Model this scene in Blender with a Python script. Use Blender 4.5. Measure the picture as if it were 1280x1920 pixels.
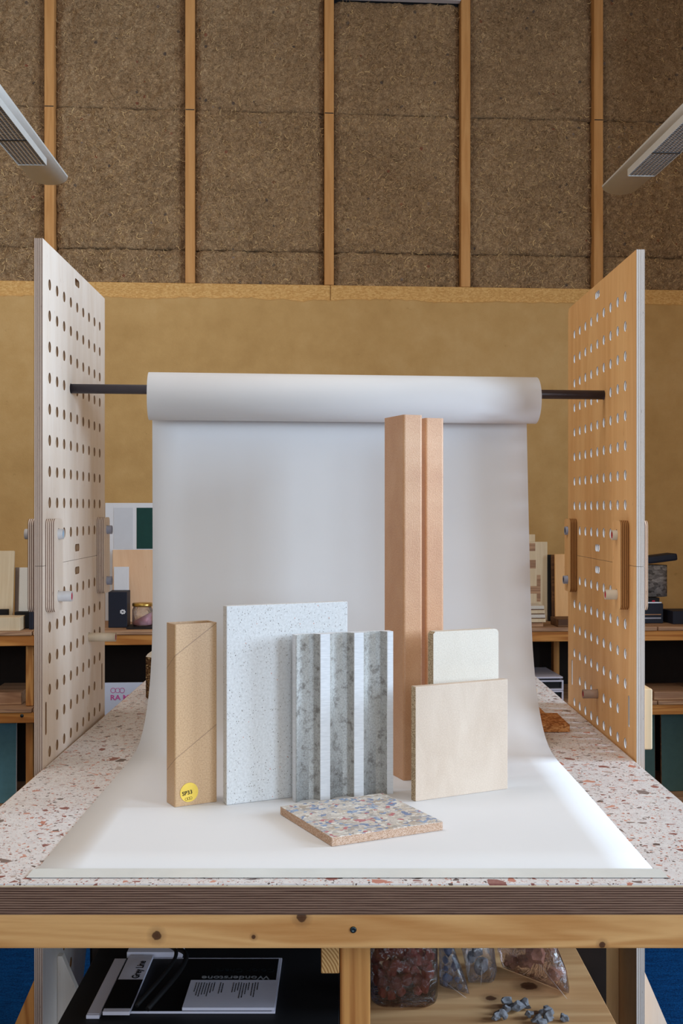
import bpy, bmesh, math, random
import numpy as np
from mathutils import Vector, Matrix, noise
random.seed(4); RNG = np.random.default_rng(4)
for o in list(bpy.data.objects): bpy.data.objects.remove(o)
SC = bpy.context.scene
COL = SC.collection
R = math.radians
CZ = 1.41                     # camera height above the carpet
F = 2080.0; CX, CY = 640.0, 957.0
TZ = CZ - .509                # worktop height

# ------------------------------------------------------------ camera, world, light, exposure
cam = bpy.data.objects.new('camera', bpy.data.cameras.new('camera')); COL.objects.link(cam)
cam.location = (0, 0, CZ); cam.rotation_euler = (R(90), 0, 0)
cam.data.sensor_fit = 'HORIZONTAL'; cam.data.sensor_width = 36; cam.data.lens = F/1280*36
cam.data.shift_y = -3/1280; cam.data.clip_start = .05
SC.camera = cam
SC.view_settings.view_transform = 'Standard'; SC.view_settings.look = 'None'
SC.view_settings.gamma = 1; SC.view_settings.use_curve_mapping = False
SC.view_settings.exposure = 0.0
w = bpy.data.worlds.new('world'); SC.world = w; w.use_nodes = True
w.node_tree.nodes['Background'].inputs[0].default_value = (.55, .65, .8, 1)
w.node_tree.nodes['Background'].inputs[1].default_value = .6

def area(name, loc, rot, sx, sy, energy, col, spread=180):
    l = bpy.data.lights.new(name, 'AREA'); l.shape = 'RECTANGLE'; l.size = sx; l.size_y = sy
    l.energy = energy; l.color = col; l.spread = R(spread)
    o = bpy.data.objects.new(name, l); COL.objects.link(o); o.location = loc; o.rotation_euler = rot
    return o
# daylight in the right-hand window (faces -X); added fills from behind the camera and from above
area('daylight_right_window', (3.93, 2.15, CZ+.55), (R(90), 0, R(90)), 1.0, 1.4, 175, (.64, .81, 1.0))
area('daylight_right_front_window', (3.93, -.75, CZ+.75), (R(90), 0, R(90)), 1.4, 1.7, 150, (.64, .81, 1.0))
area('rear_fill', (.5, -3.33, CZ+.62), (R(90), 0, 0), 3.0, 1.4, 92, (.72, .86, 1.0))  # added front fill; no known window behind the camera
area('overhead_fill', (-1.3, 2.2, CZ+2.6), (0, 0, 0), 1.8, 1.6, 40, (.95, .96, 1.0))  # added overhead fill hung below a closed ceiling

# ------------------------------------------------------------ node helpers
def srgb(r, g, b):
    f = lambda c: (c/255/12.92) if c/255 <= .04045 else ((c/255+.055)/1.055)**2.4
    return (f(r), f(g), f(b), 1)
class NB:
    def __init__(s, name, rough=.7, spec=.3):
        s.m = bpy.data.materials.new(name); s.m.use_nodes = True; s.t = s.m.node_tree
        s.b = s.t.nodes['Principled BSDF']; s.b.inputs['Roughness'].default_value = rough
        s.b.inputs['Specular IOR Level'].default_value = spec
        s.co = s.t.nodes.new('ShaderNodeTexCoord').outputs['Object']
    def n(s, typ, **kw):
        nd = s.t.nodes.new(typ)
        for k, v in kw.items(): setattr(nd, k, v)
        return nd
    def lk(s, a, b): s.t.links.new(a, b)
    def put(s, inp, v):
        if hasattr(v, 'is_output'): s.lk(v, inp)
        else: inp.default_value = v
    def vec(s, sc=(1, 1, 1), rot=(0, 0, 0), loc=(0, 0, 0), src=None):
        m = s.n('ShaderNodeMapping'); s.lk(src or s.co, m.inputs[0])
        m.inputs['Scale'].default_value = sc; m.inputs['Rotation'].default_value = rot; m.inputs['Location'].default_value = loc
        return m.outputs[0]
    def noise(s, scale=5, detail=4, rough=.55, vec=None, dist=0, col=False):
        m = s.n('ShaderNodeTexNoise'); s.lk(vec or s.co, m.inputs['Vector'])
        m.inputs['Scale'].default_value = scale; m.inputs['Detail'].default_value = detail
        m.inputs['Roughness'].default_value = rough; m.inputs['Distortion'].default_value = dist
        return m.outputs['Color' if col else 'Fac']
    def vor(s, scale, vec=None, feature='F1', rnd=1.0):
        m = s.n('ShaderNodeTexVoronoi', feature=feature); s.lk(vec or s.co, m.inputs['Vector'])
        m.inputs['Scale'].default_value = scale; m.inputs['Randomness'].default_value = rnd
        return m
    def ramp(s, fac, stops, interp='LINEAR'):
        m = s.n('ShaderNodeValToRGB'); s.put(m.inputs[0], fac); e = m.color_ramp; e.interpolation = interp
        while len(e.elements) > 1: e.elements.remove(e.elements[-1])
        e.elements[0].position = stops[0][0]; e.elements[0].color = stops[0][1]
        for p, c in stops[1:]: q = e.elements.new(p); q.color = c
        return m.outputs[0]
    def mix(s, fac, a, b, mode='MIX'):
        m = s.n('ShaderNodeMix', data_type='RGBA', blend_type=mode)
        s.put(m.inputs[0], fac); s.put(m.inputs[6], a); s.put(m.inputs[7], b); return m.outputs[2]
    def math(s, op, a, b=0.0, c=0.0):
        m = s.n('ShaderNodeMath', operation=op); s.put(m.inputs[0], a); s.put(m.inputs[1], b); s.put(m.inputs[2], c); return m.outputs[0]
    def sep(s, v):
        m = s.n('ShaderNodeSeparateXYZ'); s.lk(v, m.inputs[0]); return m.outputs
    def bump(s, h, strength=.3, dist=.002):
        m = s.n('ShaderNodeBump'); s.put(m.inputs['Height'], h); m.inputs['Strength'].default_value = strength
        m.inputs['Distance'].default_value = dist; s.lk(m.outputs[0], s.b.inputs['Normal'])
    def base(s, c): s.put(s.b.inputs['Base Color'], c)
def g(v): return (v, v, v, 1)

def m_plain(name, col, rough=.6, metal=0, spec=.3, bumps=0, var=.08, vs=40):
    s = NB(name, rough, spec); s.b.inputs['Metallic'].default_value = metal
    nz = s.noise(vs, 4)
    lo = tuple(c*(1-var) for c in col[:3])+(1,); hi = tuple(min(1, c*(1+var)) for c in col[:3])+(1,)
    s.base(s.ramp(nz, [(.3, lo), (.7, hi)]))
    if bumps: s.bump(s.noise(vs*6, 3), bumps, .001)
    return s.m
def m_wood(name, c1, c2, axis='X', scale=1.0, rough=.6, knots=None, grain=.5):
    # long grain along the given local axis
    s = NB(name, rough, .25)
    k = {'X': (.6, 9, 9), 'Y': (9, .6, 9), 'Z': (9, 9, .6)}[axis]
    v = s.vec(tuple(q*scale for q in k))
    a = s.noise(1.6, 3, .5, v, .6)
    rings = s.math('SINE', s.math('MULTIPLY', a, 46.0))
    rings = s.math('MULTIPLY_ADD', rings, .5, .5)
    fine = s.noise(14, 5, .7, s.vec(tuple(q*scale for q in k)))
    fac = s.math('ADD', s.math('MULTIPLY', rings, grain), s.math('MULTIPLY', fine, 1-grain))
    c = s.ramp(fac, [(.15, c2), (.8, c1)])
    if knots:
        for (x, y, z, r) in knots:
            d = s.n('ShaderNodeVectorMath', operation='DISTANCE'); s.lk(s.co, d.inputs[0]); d.inputs[1].default_value = (x, y, z)
            dd = s.math('ADD', d.outputs['Value'], s.math('MULTIPLY', s.noise(160, 2), r*.5))
            mk = s.ramp(s.math('DIVIDE', dd, r), [(.0, g(1)), (.85, g(1)), (1.05, g(.75)), (1.25, g(.35)), (2.2, g(0))][:4]+[(1.0, g(0))][:0])
            mk2 = s.ramp(s.math('DIVIDE', dd, r*2.6), [(0, g(1)), (.42, g(.95)), (.5, g(.35)), (1, g(0))])
            c = s.mix(mk2, c, srgb(78, 46, 24))
    s.base(c); s.bump(fine, .25, .0006)
    return s.m
def m_ply_face(name, col, dark, rough=.5):
    # rotary-cut face veneer, grain along Z
    s = NB(name, rough, .35)
    a = s.noise(2.2, 4, .6, s.vec((6, 6, .9)), 1.2)
    b = s.noise(60, 3, .6, s.vec((6, 6, .35)))
    c = s.noise(3.5, 2, .5, s.vec((1, 9, .1)))
    f = s.math('ADD', s.math('MULTIPLY', a, .70), s.math('ADD', s.math('MULTIPLY', b, .15), s.math('MULTIPLY', c, .15)))
    cc = s.ramp(f, [(.34, dark), (.62, col)])
    sp = s.ramp(s.noise(95, 2, .5, s.vec((1, 1, .4))), [(.71, g(0)), (.78, g(1))])
    s.base(s.mix(s.math('MULTIPLY', sp, .35), cc, srgb(150, 100, 60))); s.bump(b, .15, .0004)
    return s.m
def m_ply_edge(name, axis, th, n, light, dark, rough=.8, shift=0.0, wav=.0):
    # n alternating plies across the thickness axis
    s = NB(name, rough, .15)
    o = s.sep(s.co)[{'X': 0, 'Y': 1, 'Z': 2}[axis]]
    o = s.math('ADD', o, s.math('MULTIPLY', s.noise(9, 2), wav))
    t = s.math('MULTIPLY', s.math('ADD', o, shift), n*math.pi/th)
    w_ = s.math('MULTIPLY_ADD', s.math('SINE', t), .5, .5)
    k = {'X': (40, 3, 3), 'Y': (3, 40, 3), 'Z': (1.6, 1.6, 130)}[axis]
    nz = s.noise(8, 5, .7, s.vec(k))
    f = s.math('ADD', s.math('MULTIPLY', w_, .62 if axis != 'Z' else .34), s.math('MULTIPLY', nz, .24 if axis != 'Z' else .80))
    c = s.ramp(f, [(.25, dark), (.55, light)] if axis != 'Z' else [(.36, dark), (.56, tuple(a*.45+b*.55 for a, b in zip(light, dark))), (.78, light)])
    gaps = s.ramp(s.noise(30, 2, .5, s.vec(tuple(q*.7 for q in k))), [(.70, g(0)), (.76, g(1))])
    s.base(s.mix(s.math('MULTIPLY', gaps, .7), c, srgb(50, 34, 26))); s.bump(f, .4, .0008)
    return s.m

# ------------------------------------------------------------ materials
M = {}
def terrazzo():
    s = NB('terrazzo', .38, .45)
    wv = s.n('ShaderNodeVectorMath', operation='ADD')
    nz = s.n('ShaderNodeVectorMath', operation='SCALE'); s.lk(s.noise(28, 2, .5, None, 0, True), nz.inputs[0]); nz.inputs['Scale'].default_value = .014
    s.lk(s.co, wv.inputs[0]); s.lk(nz.outputs[0], wv.inputs[1]); v = wv.outputs[0]
    c = s.ramp(s.noise(60, 4), [(.3, srgb(214, 208, 208)), (.7, srgb(228, 225, 224))])
    stops = [(0, srgb(44, 42, 48)), (.18, srgb(120, 52, 50)), (.34, srgb(190, 116, 96)), (.56, srgb(205, 140, 118)), (.66, srgb(96, 88, 88)), (.74, srgb(180, 170, 166)), (.84, srgb(138, 66, 60)), (.93, srgb(60, 56, 60))]
    for sc, thr, e, stretch, rot in ((300, .26, .2, (1, 1.7, 1), .5), (150, .22, .17, (1.25, 1, 1), 1.1), (78, .13, .14, (1, 1.45, 1), -.6), (42, .055, .12, (1.2, 1, 1), .3)):
        vv = s.vec(stretch, (0, 0, rot), (sc*.01, .3, 0), v)
        vo = s.vor(sc, vv); ed = s.vor(sc, vv, 'DISTANCE_TO_EDGE')
        ch = s.n('ShaderNodeSeparateColor'); s.lk(vo.outputs['Color'], ch.inputs[0])
        mask = s.math('MULTIPLY', s.math('LESS_THAN', ch.outputs[0], thr), s.math('GREATER_THAN', ed.outputs['Distance'], e))
        col = s.ramp(ch.outputs[1], stops, 'CONSTANT')
        col = s.mix(s.math('MULTIPLY', s.noise(260, 3), .35), col, srgb(205, 170, 155))
        c = s.mix(mask, c, col)
    s.base(c); return s.m
M['terrazzo'] = terrazzo()
M['paper'] = m_plain('backdrop_paper', (.76, .76, .775, 1), .75, 0, .2, 0, .012, 6)
M['tape'] = m_plain('masking_tape', (.70, .72, .70, 1), .35, 0, .45, 0, .03, 30)
M['pale_ply'] = m_ply_face('pale_ply_face', srgb(242, 230, 218), srgb(230, 214, 198))
M['tan_ply'] = m_ply_face('tan_ply_face', srgb(238, 190, 130), srgb(220, 164, 104))
M['pale_edge'] = m_ply_edge('pale_ply_edge', 'X', .017, 9, srgb(226, 208, 192), srgb(104, 74, 62))
M['lit_edge'] = m_ply_edge('lit_ply_edge', 'X', .017, 9, srgb(238, 232, 226), srgb(150, 132, 120))  # right board's edges and bores whitened as if struck by window light
M['shaded_bore'] = m_ply_edge('shaded_bore_ply', 'X', .017, 9, srgb(190, 160, 130), srgb(120, 84, 56))  # left board's bores browned as if unlit; the shade is in the colour
M['bench_edge'] = m_ply_edge('bench_ply_edge', 'Z', .040, 24, srgb(150, 120, 102), srgb(62, 38, 30), .85, 0, .0012)
M['beam'] = m_wood('pine_beam', srgb(222, 172, 112), srgb(186, 128, 70), 'X', 1.0, .6, [(-.2523, 0, .018, .0065), (-.12, 0, .016, .003), (-.0545, 0, .043, .007), (.356, 0, .005, .0045)], .45)
M['pine_y'] = m_wood('pine_depth', srgb(214, 162, 100), srgb(170, 112, 58), 'Y', 1, .65)
M['pine_z'] = m_wood('pine_upright', srgb(204, 146, 82), srgb(160, 100, 48), 'Z', 1, .65)
M['pine_x'] = m_wood('pine_rail', srgb(206, 142, 74), srgb(164, 98, 42), 'X', 1, .65)
M['stud'] = m_wood('stud_pine', srgb(208, 156, 98), srgb(184, 128, 72), 'Z', .7, .7, None, .25)
def endgrain():
    s = NB('end_grain', .8, .15)
    d = s.n('ShaderNodeVectorMath', operation='DISTANCE'); s.lk(s.co, d.inputs[0]); d.inputs[1].default_value = (-.05, 0, -.02)
    r = s.math('SINE', s.math('MULTIPLY', s.math('ADD', d.outputs['Value'], s.math('MULTIPLY', s.noise(30, 3), .004)), 1500))
    s.base(s.ramp(s.math('MULTIPLY_ADD', r, .5, .5), [(0, srgb(150, 104, 58)), (1, srgb(206, 164, 108))])); return s.m
M['end_grain'] = endgrain()
def chip(name, stops, scale=320, rough=.9, bumpk=.5):
    s = NB(name, rough, .1)
    a = s.noise(scale, 4, .7, s.vec((1, 1, 1.8))); v = s.vor(scale*.9, s.vec((1, 1, 2.0)))
    ch = s.n('ShaderNodeSeparateColor'); s.lk(v.outputs['Color'], ch.inputs[0])
    f = s.math('ADD', s.math('MULTIPLY', a, .6), s.math('MULTIPLY', ch.outputs[0], .4))
    s.base(s.ramp(f, stops)); s.bump(f, bumpk, .001); return s.m
M['sill'] = chip('sill_chipboard', [(.25, srgb(192, 144, 84)), (.5, srgb(208, 162, 100)), (.75, srgb(222, 180, 118))], 120)
M['chip_edge'] = chip('chipboard_edge', [(.2, srgb(112, 80, 60)), (.36, srgb(176, 142, 116)), (.6, srgb(200, 172, 152)), (.85, srgb(220, 200, 186))], 700)
M['clad_edge'] = chip('fibre_edge', [(.25, srgb(120, 98, 74)), (.5, srgb(176, 154, 124)), (.75, srgb(210, 192, 164))], 520)
def plaster():
    s = NB('clay_plaster', .92, .1)
    a = s.noise(1.3, 5, .6); b = s.noise(9, 5, .65); c = s.noise(220, 3)
    f = s.math('ADD', s.math('MULTIPLY', a, .6), s.math('MULTIPLY', b, .4))
    col = s.ramp(f, [(.32, srgb(176, 138, 86)), (.5, srgb(192, 154, 100)), (.68, srgb(204, 168, 116))])
    pit = s.ramp(s.noise(26, 3, .6), [(.70, g(0)), (.78, g(1))])
    s.base(s.mix(s.math('MULTIPLY', pit, .3), col, srgb(130, 104, 60)))
    s.bump(s.math('ADD', s.math('MULTIPLY', c, .4), s.math('MULTIPLY', b, 1.4)), .5, .003); return s.m
M['plaster'] = plaster()
def felt():
    s = NB('hemp_felt', 1, .05)
    v = s.vec((1, 1, 1)); a = s.noise(95, 5, .75, v, 1.6); b = s.noise(4, 3); c = s.noise(34, 5, .7, v, 1.0)
    f = s.math('ADD', s.math('MULTIPLY', a, .62), s.math('ADD', s.math('MULTIPLY', c, .25), s.math('MULTIPLY', b, .13)))
    col = s.ramp(f, [(.32, srgb(62, 44, 30)), (.43, srgb(152, 122, 90)), (.55, srgb(206, 170, 130)), (.66, srgb(248, 216, 170))])
    vo = s.vor(34); ch = s.n('ShaderNodeSeparateColor'); s.lk(vo.outputs['Color'], ch.inputs[0])
    fl = s.math('MULTIPLY', s.math('LESS_THAN', ch.outputs[0], .08), s.math('LESS_THAN', vo.outputs['Distance'], .25))
    fc = s.ramp(ch.outputs[1], [(0, srgb(60, 66, 80)), (.4, srgb(150, 140, 140)), (.8, srgb(150, 66, 50))], 'CONSTANT')
    s.base(s.mix(s.math('MULTIPLY', fl, .6), col, fc)); s.bump(s.math('ADD', a, c), 1.0, .012); return s.m
M['felt'] = felt()
def fibre():
    s = NB('hemp_fibre', .9, .1)
    gi = s.n('ShaderNodeNewGeometry').outputs['Random Per Island']
    s.base(s.ramp(gi, [(0, srgb(110, 84, 56)), (.45, srgb(176, 142, 102)), (.8, srgb(212, 178, 130)), (1, srgb(242, 208, 150))])); return s.m
M['fibre'] = fibre()
def carpet():
    s = NB('blue_carpet', 1, .05)
    f = s.math('ADD', s.math('MULTIPLY', s.noise(160, 4, .7), .6), s.math('MULTIPLY', s.noise(18, 4, .7, s.vec((1, 3, 1))), .4))
    s.base(s.ramp(f, [(.35, srgb(2, 26, 62)), (.65, srgb(12, 72, 128))])); s.bump(f, .8, .006); return s.m
M['carpet'] = carpet()
def slabmat():
    s = NB('white_composite', .85, .2)
    c = s.ramp(s.noise(240, 4, .7), [(.3, srgb(192, 191, 190)), (.6, srgb(212, 212, 212))])
    for sc, th, dmax, cols in ((170, .20, .20, [(0, srgb(70, 62, 56)), (.5, srgb(150, 140, 130)), (.92, srgb(190, 120, 100))]),
                               (75, .11, .13, [(0, srgb(46, 42, 40)), (.55, srgb(120, 108, 98)), (.9, srgb(196, 110, 96))]), (330, .35, .3, [(0, srgb(150, 146, 142)), (.6, srgb(110, 100, 92))])):
        vo = s.vor(sc, s.vec((1, 1, .7), (0, .5, 0))); ch = s.n('ShaderNodeSeparateColor'); s.lk(vo.outputs['Color'], ch.inputs[0])
        mk = s.math('MULTIPLY', s.math('LESS_THAN', ch.outputs[0], th), s.math('LESS_THAN', s.math('ADD', vo.outputs['Distance'], s.math('MULTIPLY', s.noise(500, 2), .12)), dmax))
        c = s.mix(s.math('MULTIPLY', mk, .85), c, s.ramp(ch.outputs[1], cols, 'CONSTANT'))
    s.base(c); s.bump(s.noise(500, 3), .3, .0008); return s.m
M['slab'] = slabmat()
def ribmat():
    s = NB('grey_fibre_tile', .9, .15)
    a = s.noise(330, 4, .75); b = s.noise(55, 5, .75)
    c = s.ramp(a, [(.3, srgb(150, 148, 144)), (.6, srgb(186, 186, 184))])
    mk = s.ramp(b, [(.50, g(0)), (.64, g(1))])
    c = s.mix(s.math('MULTIPLY', mk, .7), c, srgb(104, 98, 92))
    s.base(c); s.bump(s.math('ADD', a, b), .8, .002); return s.m
M['rib_rough'] = ribmat()
def ribsmooth():
    s = NB('grey_tile_ridge', .8, .2)
    w_ = s.noise(420, 2, .5, s.vec((.12, .12, 1)))
    s.base(s.ramp(w_, [(.3, srgb(206, 208, 212)), (.7, srgb(222, 224, 228))])); s.bump(w_, .5, .0008); return s.m
M['rib_smooth'] = ribsmooth()
def fibrebeam():
    s = NB('wood_fibre_beam', .42, .75)
    a = s.noise(380, 4, .7); b = s.noise(6, 4, .6, s.vec((1, 1, 1), (0, .7, 0)), .8)
    f = s.math('ADD', s.math('MULTIPLY', a, .5), s.math('MULTIPLY', b, .5))
    s.base(s.ramp(f, [(.3, srgb(178, 122, 80)), (.5, srgb(198, 148, 106)), (.7, srgb(214, 170, 132))])); s.bump(a, .5, .001); return s.m
M['fibre_beam'] = fibrebeam()
def kraft():
    s = NB('kraft_board', .36, .8)
    a = s.noise(420, 3, .6)
    d = s.sep(s.vec((1, 1, 1), (0, 0, 0)))
    base = s.ramp(a, [(.25, srgb(172, 134, 94)), (.6, srgb(200, 164, 124))])
    # spiral winding seams: wrap around the tube
    t = s.math('ADD', s.math('MULTIPLY', d[0], -.69), s.math('ADD', d[2], s.math('MULTIPLY', d[1], .65)))
    ph = s.math('FRACT', s.math('DIVIDE', s.math('ADD', t, .096), .177))
    ln = s.ramp(ph, [(0, g(1)), (.006, g(1)), (.010, g(0))])
    s.base(s.mix(s.math('MULTIPLY', ln, .65), base, srgb(96, 66, 40))); s.bump(a, .15, .0005); return s.m
M['kraft'] = kraft()
def wastetop():
    s = NB('carton_flake_face', .45, .4)
    v = s.vec((1, 1.15, 1), (0, 0, .4))
    wv = s.n('ShaderNodeVectorMath', operation='ADD'); nz = s.n('ShaderNodeVectorMath', operation='SCALE')
    s.lk(s.noise(45, 2, .5, None, 0, True), nz.inputs[0]); nz.inputs['Scale'].default_value = .02; s.lk(v, wv.inputs[0]); s.lk(nz.outputs[0], wv.inputs[1]); v = wv.outputs[0]
    stops = [(0, srgb(206, 198, 190)), (.22, srgb(186, 178, 172)), (.4, srgb(222, 218, 210)), (.55, srgb(170, 150, 130)), (.64, srgb(84, 116, 164)), (.72, srgb(196, 188, 180)), (.80, srgb(178, 70, 84)), (.84, srgb(200, 186, 168)), (.90, srgb(110, 146, 190)), (.95, srgb(150, 145, 142))]
    v1 = s.vor(62, v); c1 = s.n('ShaderNodeSeparateColor'); s.lk(v1.outputs['Color'], c1.inputs[0])
    v2 = s.vor(150, v); c2 = s.n('ShaderNodeSeparateColor'); s.lk(v2.outputs['Color'], c2.inputs[0])
    a = s.ramp(c1.outputs[0], stops, 'CONSTANT'); b = s.ramp(c2.outputs[1], stops, 'CONSTANT')
    c = s.mix(s.math('GREATER_THAN', c2.outputs[0], .45), a, b)
    e = s.vor(150, v, 'DISTANCE_TO_EDGE'); c = s.mix(s.ramp(e.outputs['Distance'], [(0, g(.45)), (.09, g(0))]), c, srgb(104, 92, 84))
    c = s.mix(s.math('MULTIPLY', s.noise(300, 4, .7), .3), c, srgb(230, 226, 218))
    s.base(c); return s.m
M['flake'] = wastetop()
def beige(name, c1, c2, streak=.5):
    s = NB(name, .8, .2)
    a = s.noise(14, 5, .65, s.vec((1, 1, .45), (0, .5, 0)), .8); b = s.noise(420, 3, .7)
    f = s.math('ADD', s.math('MULTIPLY', a, streak), s.math('MULTIPLY', b, 1-streak))
    s.base(s.ramp(f, [(.3, c2), (.7, c1)])); s.bump(f, .35, .0012); return s.m
M['beige'] = beige('beige_board', srgb(214, 198, 182), srgb(188, 168, 150))
M['offwhite_board'] = beige('offwhite_board', srgb(228, 220, 208), srgb(204, 194, 180), .2)
M['rod'] = m_plain('dark_pipe', srgb(62, 56, 62), .35, .3, .5)
M['pvc'] = m_plain('grey_pipe', srgb(196, 192, 192), .45)
M['pvc_blue'] = m_plain('bluegrey_pipe', srgb(150, 152, 168), .45)
M['pvc_tan'] = m_plain('tan_pipe', srgb(202, 184, 160), .5)
M['pvc_taupe'] = m_plain('taupe_pipe', srgb(164, 138, 120), .5)
M['red'] = m_plain('crimson_lining', srgb(190, 20, 52), .5)
M['bluelin'] = m_plain('pale_blue_lining', srgb(160, 190, 214), .5)
M['yellow'] = m_plain('yellow_sticker', srgb(232, 198, 84), .5)
M['black'] = m_plain('black_ink', srgb(14, 12, 14), .5)
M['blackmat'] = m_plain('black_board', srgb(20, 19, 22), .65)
M['navy'] = m_plain('navy_box', srgb(28, 32, 46), .6)
M['lamp'] = m_plain('lamp_enamel', srgb(214, 214, 210), .4, 0, .4, 0, .02)
M['louvre'] = m_plain('louvre_metal', srgb(205, 200, 196), .3, .6)
M['recess'] = m_plain('lamp_recess', srgb(34, 28, 30), .6)
M['white'] = m_plain('white_card', srgb(222, 222, 226), .6, 0, .3, 0, .015)
M['lilac'] = m_plain('glossy_white_paper', srgb(210, 208, 224), .35, 0, .4, 0, .015)
M['greyc'] = m_plain('pale_grey_panel', srgb(206, 208, 214), .6, 0, .3, 0, .015)
M['green'] = m_plain('bottle_green_panel', srgb(16, 62, 56), .6)
M['teal'] = m_plain('teal_board', srgb(84, 128, 140), .55)
M['tealdark'] = m_plain('green_board', srgb(62, 88, 84), .55)
M['peach'] = m_ply_face('peach_ply', srgb(232, 196, 160), srgb(220, 176, 138))
M['cream_wood'] = m_wood('cream_wood', srgb(226, 206, 174), srgb(212, 188, 152), 'Z', 1.0, .6, None, .3)
M['darkwood'] = m_wood('dark_wood', srgb(120, 84, 54), srgb(78, 50, 32), 'X')
M['plank'] = m_wood('weathered_plank', srgb(190, 150, 116), srgb(148, 110, 84), 'X', 1.3)
M['shelf_ply'] = m_wood('birch_shelf', srgb(214, 172, 124), srgb(180, 132, 86), 'X', .55, .55, [(.335, .03, .02, .016), (.26, -.02, .02, .010), (.33, -.075, .02, .008)], .35)
M['shade_dark'] = m_plain('painted_shade', srgb(34, 26, 22), .95)  # near-black tone put in for the shade under the bench and in rack bays
M['gold'] = m_plain('brass_lid', srgb(196, 160, 84), .3, .9)
M['pink'] = m_plain('pink_powder', srgb(214, 160, 170), .9, 0, .1, .5)
M['cork'] = chip('cork_block', [(.25, srgb(120, 66, 34)), (.5, srgb(176, 112, 62)), (.75, srgb(206, 150, 96))], 160)
M['hexblock'] = chip('speckled_brown_block', [(.2, srgb(44, 28, 20)), (.5, srgb(92, 64, 42)), (.66, srgb(130, 100, 66)), (.74, srgb(206, 184, 140))], 150)
M['greystone'] = chip('grey_pumice', [(.25, srgb(66, 68, 74)), (.5, srgb(150, 152, 160)), (.75, srgb(206, 206, 212))], 300, .9, 1)
M['bluestone'] = chip('blue_grey_grit', [(.25, srgb(58, 66, 86)), (.5, srgb(128, 138, 160)), (.75, srgb(190, 198, 212))], 200, .9, 1)
M['redstone'] = chip('red_lava', [(.25, srgb(110, 48, 40)), (.5, srgb(160, 84, 72)), (.75, srgb(186, 110, 96))], 120, .95, 1)
M['pinkstone'] = chip('pink_rock', [(.25, srgb(134, 88, 76)), (.5, srgb(180, 130, 112)), (.75, srgb(206, 160, 138))], 60, .95, 1)
M['stonegrey'] = chip('stone_roll', [(.25, srgb(70, 66, 64)), (.5, srgb(112, 106, 104)), (.75, srgb(150, 144, 140))], 60, .9, 1)
M['board_grey'] = m_plain('taupe_grey_board', srgb(132, 118, 108), .7)
M['screw'] = m_plain('dark_screw', srgb(60, 70, 74), .35, .8)
M['silver'] = m_plain('silver_metal', srgb(220, 222, 228), .3, .6)
M['magenta'] = m_plain('magenta_ink', srgb(214, 96, 168), .6)
M['poster'] = m_plain('poster_white', srgb(216, 224, 244), .6, 0, .2, 0, .01)
M['wallpaint'] = m_plain('room_plaster', srgb(206, 172, 122), .9)
M['ceiling'] = m_plain('ceiling_board', srgb(200, 166, 120), .9)
M['winframe'] = m_plain('window_frame_paint', srgb(200, 198, 190), .5)
def plastic(name, tint, gloss=.12):
    s = NB(name); t = s.t; out = t.nodes['Material Output']
    tr = s.n('ShaderNodeBsdfTransparent'); tr.inputs[0].default_value = tint
    gl = s.n('ShaderNodeBsdfGlossy'); gl.inputs['Roughness'].default_value = .08; gl.inputs[0].default_value = (1, 1, 1, 1)
    bp = s.n('ShaderNodeBump'); s.lk(s.noise(30, 4, .7, None, 1.5), bp.inputs['Height']); bp.inputs['Strength'].default_value = .9; bp.inputs['Distance'].default_value = .01
    s.lk(bp.outputs[0], gl.inputs['Normal'])
    fr = s.n('ShaderNodeFresnel'); fr.inputs[0].default_value = 1.45; s.lk(bp.outputs[0], fr.inputs['Normal'])
    mx = s.n('ShaderNodeMixShader'); s.lk(s.math('ADD', fr.outputs[0], gloss*.5), mx.inputs[0]); s.lk(tr.outputs[0], mx.inputs[1]); s.lk(gl.outputs[0], mx.inputs[2])
    s.lk(mx.outputs[0], out.inputs[0]); return s.m
M['film'] = plastic('clear_film', (.93, .93, .95, 1))
M['filmblue'] = plastic('clear_film_bluish', (.86, .89, .96, 1), .2)
M['filmpink'] = plastic('clear_film_pinkish', (.95, .88, .88, 1), .2)
M['tub'] = plastic('clear_tub', (.93, .88, .9, 1), .05)
def glass():
    s = NB('jar_glass', .03); s.b.inputs['Transmission Weight'].default_value = 1; s.b.inputs['IOR'].default_value = 1.45
    return plastic('jar_glass', (.95, .96, .96, 1), .08)
M['glass'] = glass()

# ------------------------------------------------------------ object helpers
def tag(o, label=None, cat=None, group=None, kind=None):
    if label: o['label'] = label
    if cat: o['category'] = cat
    if group: o['group'] = group
    if kind: o['kind'] = kind
    return o
def empty(name, loc=(0, 0, 0), rz=0.0, label=None, cat=None, group=None):
    o = bpy.data.objects.new(name, None); COL.objects.link(o); o.empty_display_size = .05
    o.location = loc; o.rotation_euler = (0, 0, rz); return tag(o, label, cat, group)
def link(name, me, mats, parent=None, loc=(0, 0, 0), rot=(0, 0, 0), smooth=False):
    if not isinstance(mats, (list, tuple)): mats = [mats]
    if not me.materials:
        for m in mats: me.materials.append(m)
    if smooth:
        for p in me.polygons: p.use_smooth = True
    o = bpy.data.objects.new(name, me); COL.objects.link(o)
    if parent: o.parent = parent
    o.location = loc; o.rotation_euler = rot; return o
def bm_mesh(bm, name='m'):
    me = bpy.data.meshes.new(name); bmesh.ops.recalc_face_normals(bm, faces=bm.faces[:]); bm.to_mesh(me); bm.free(); return me
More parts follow.
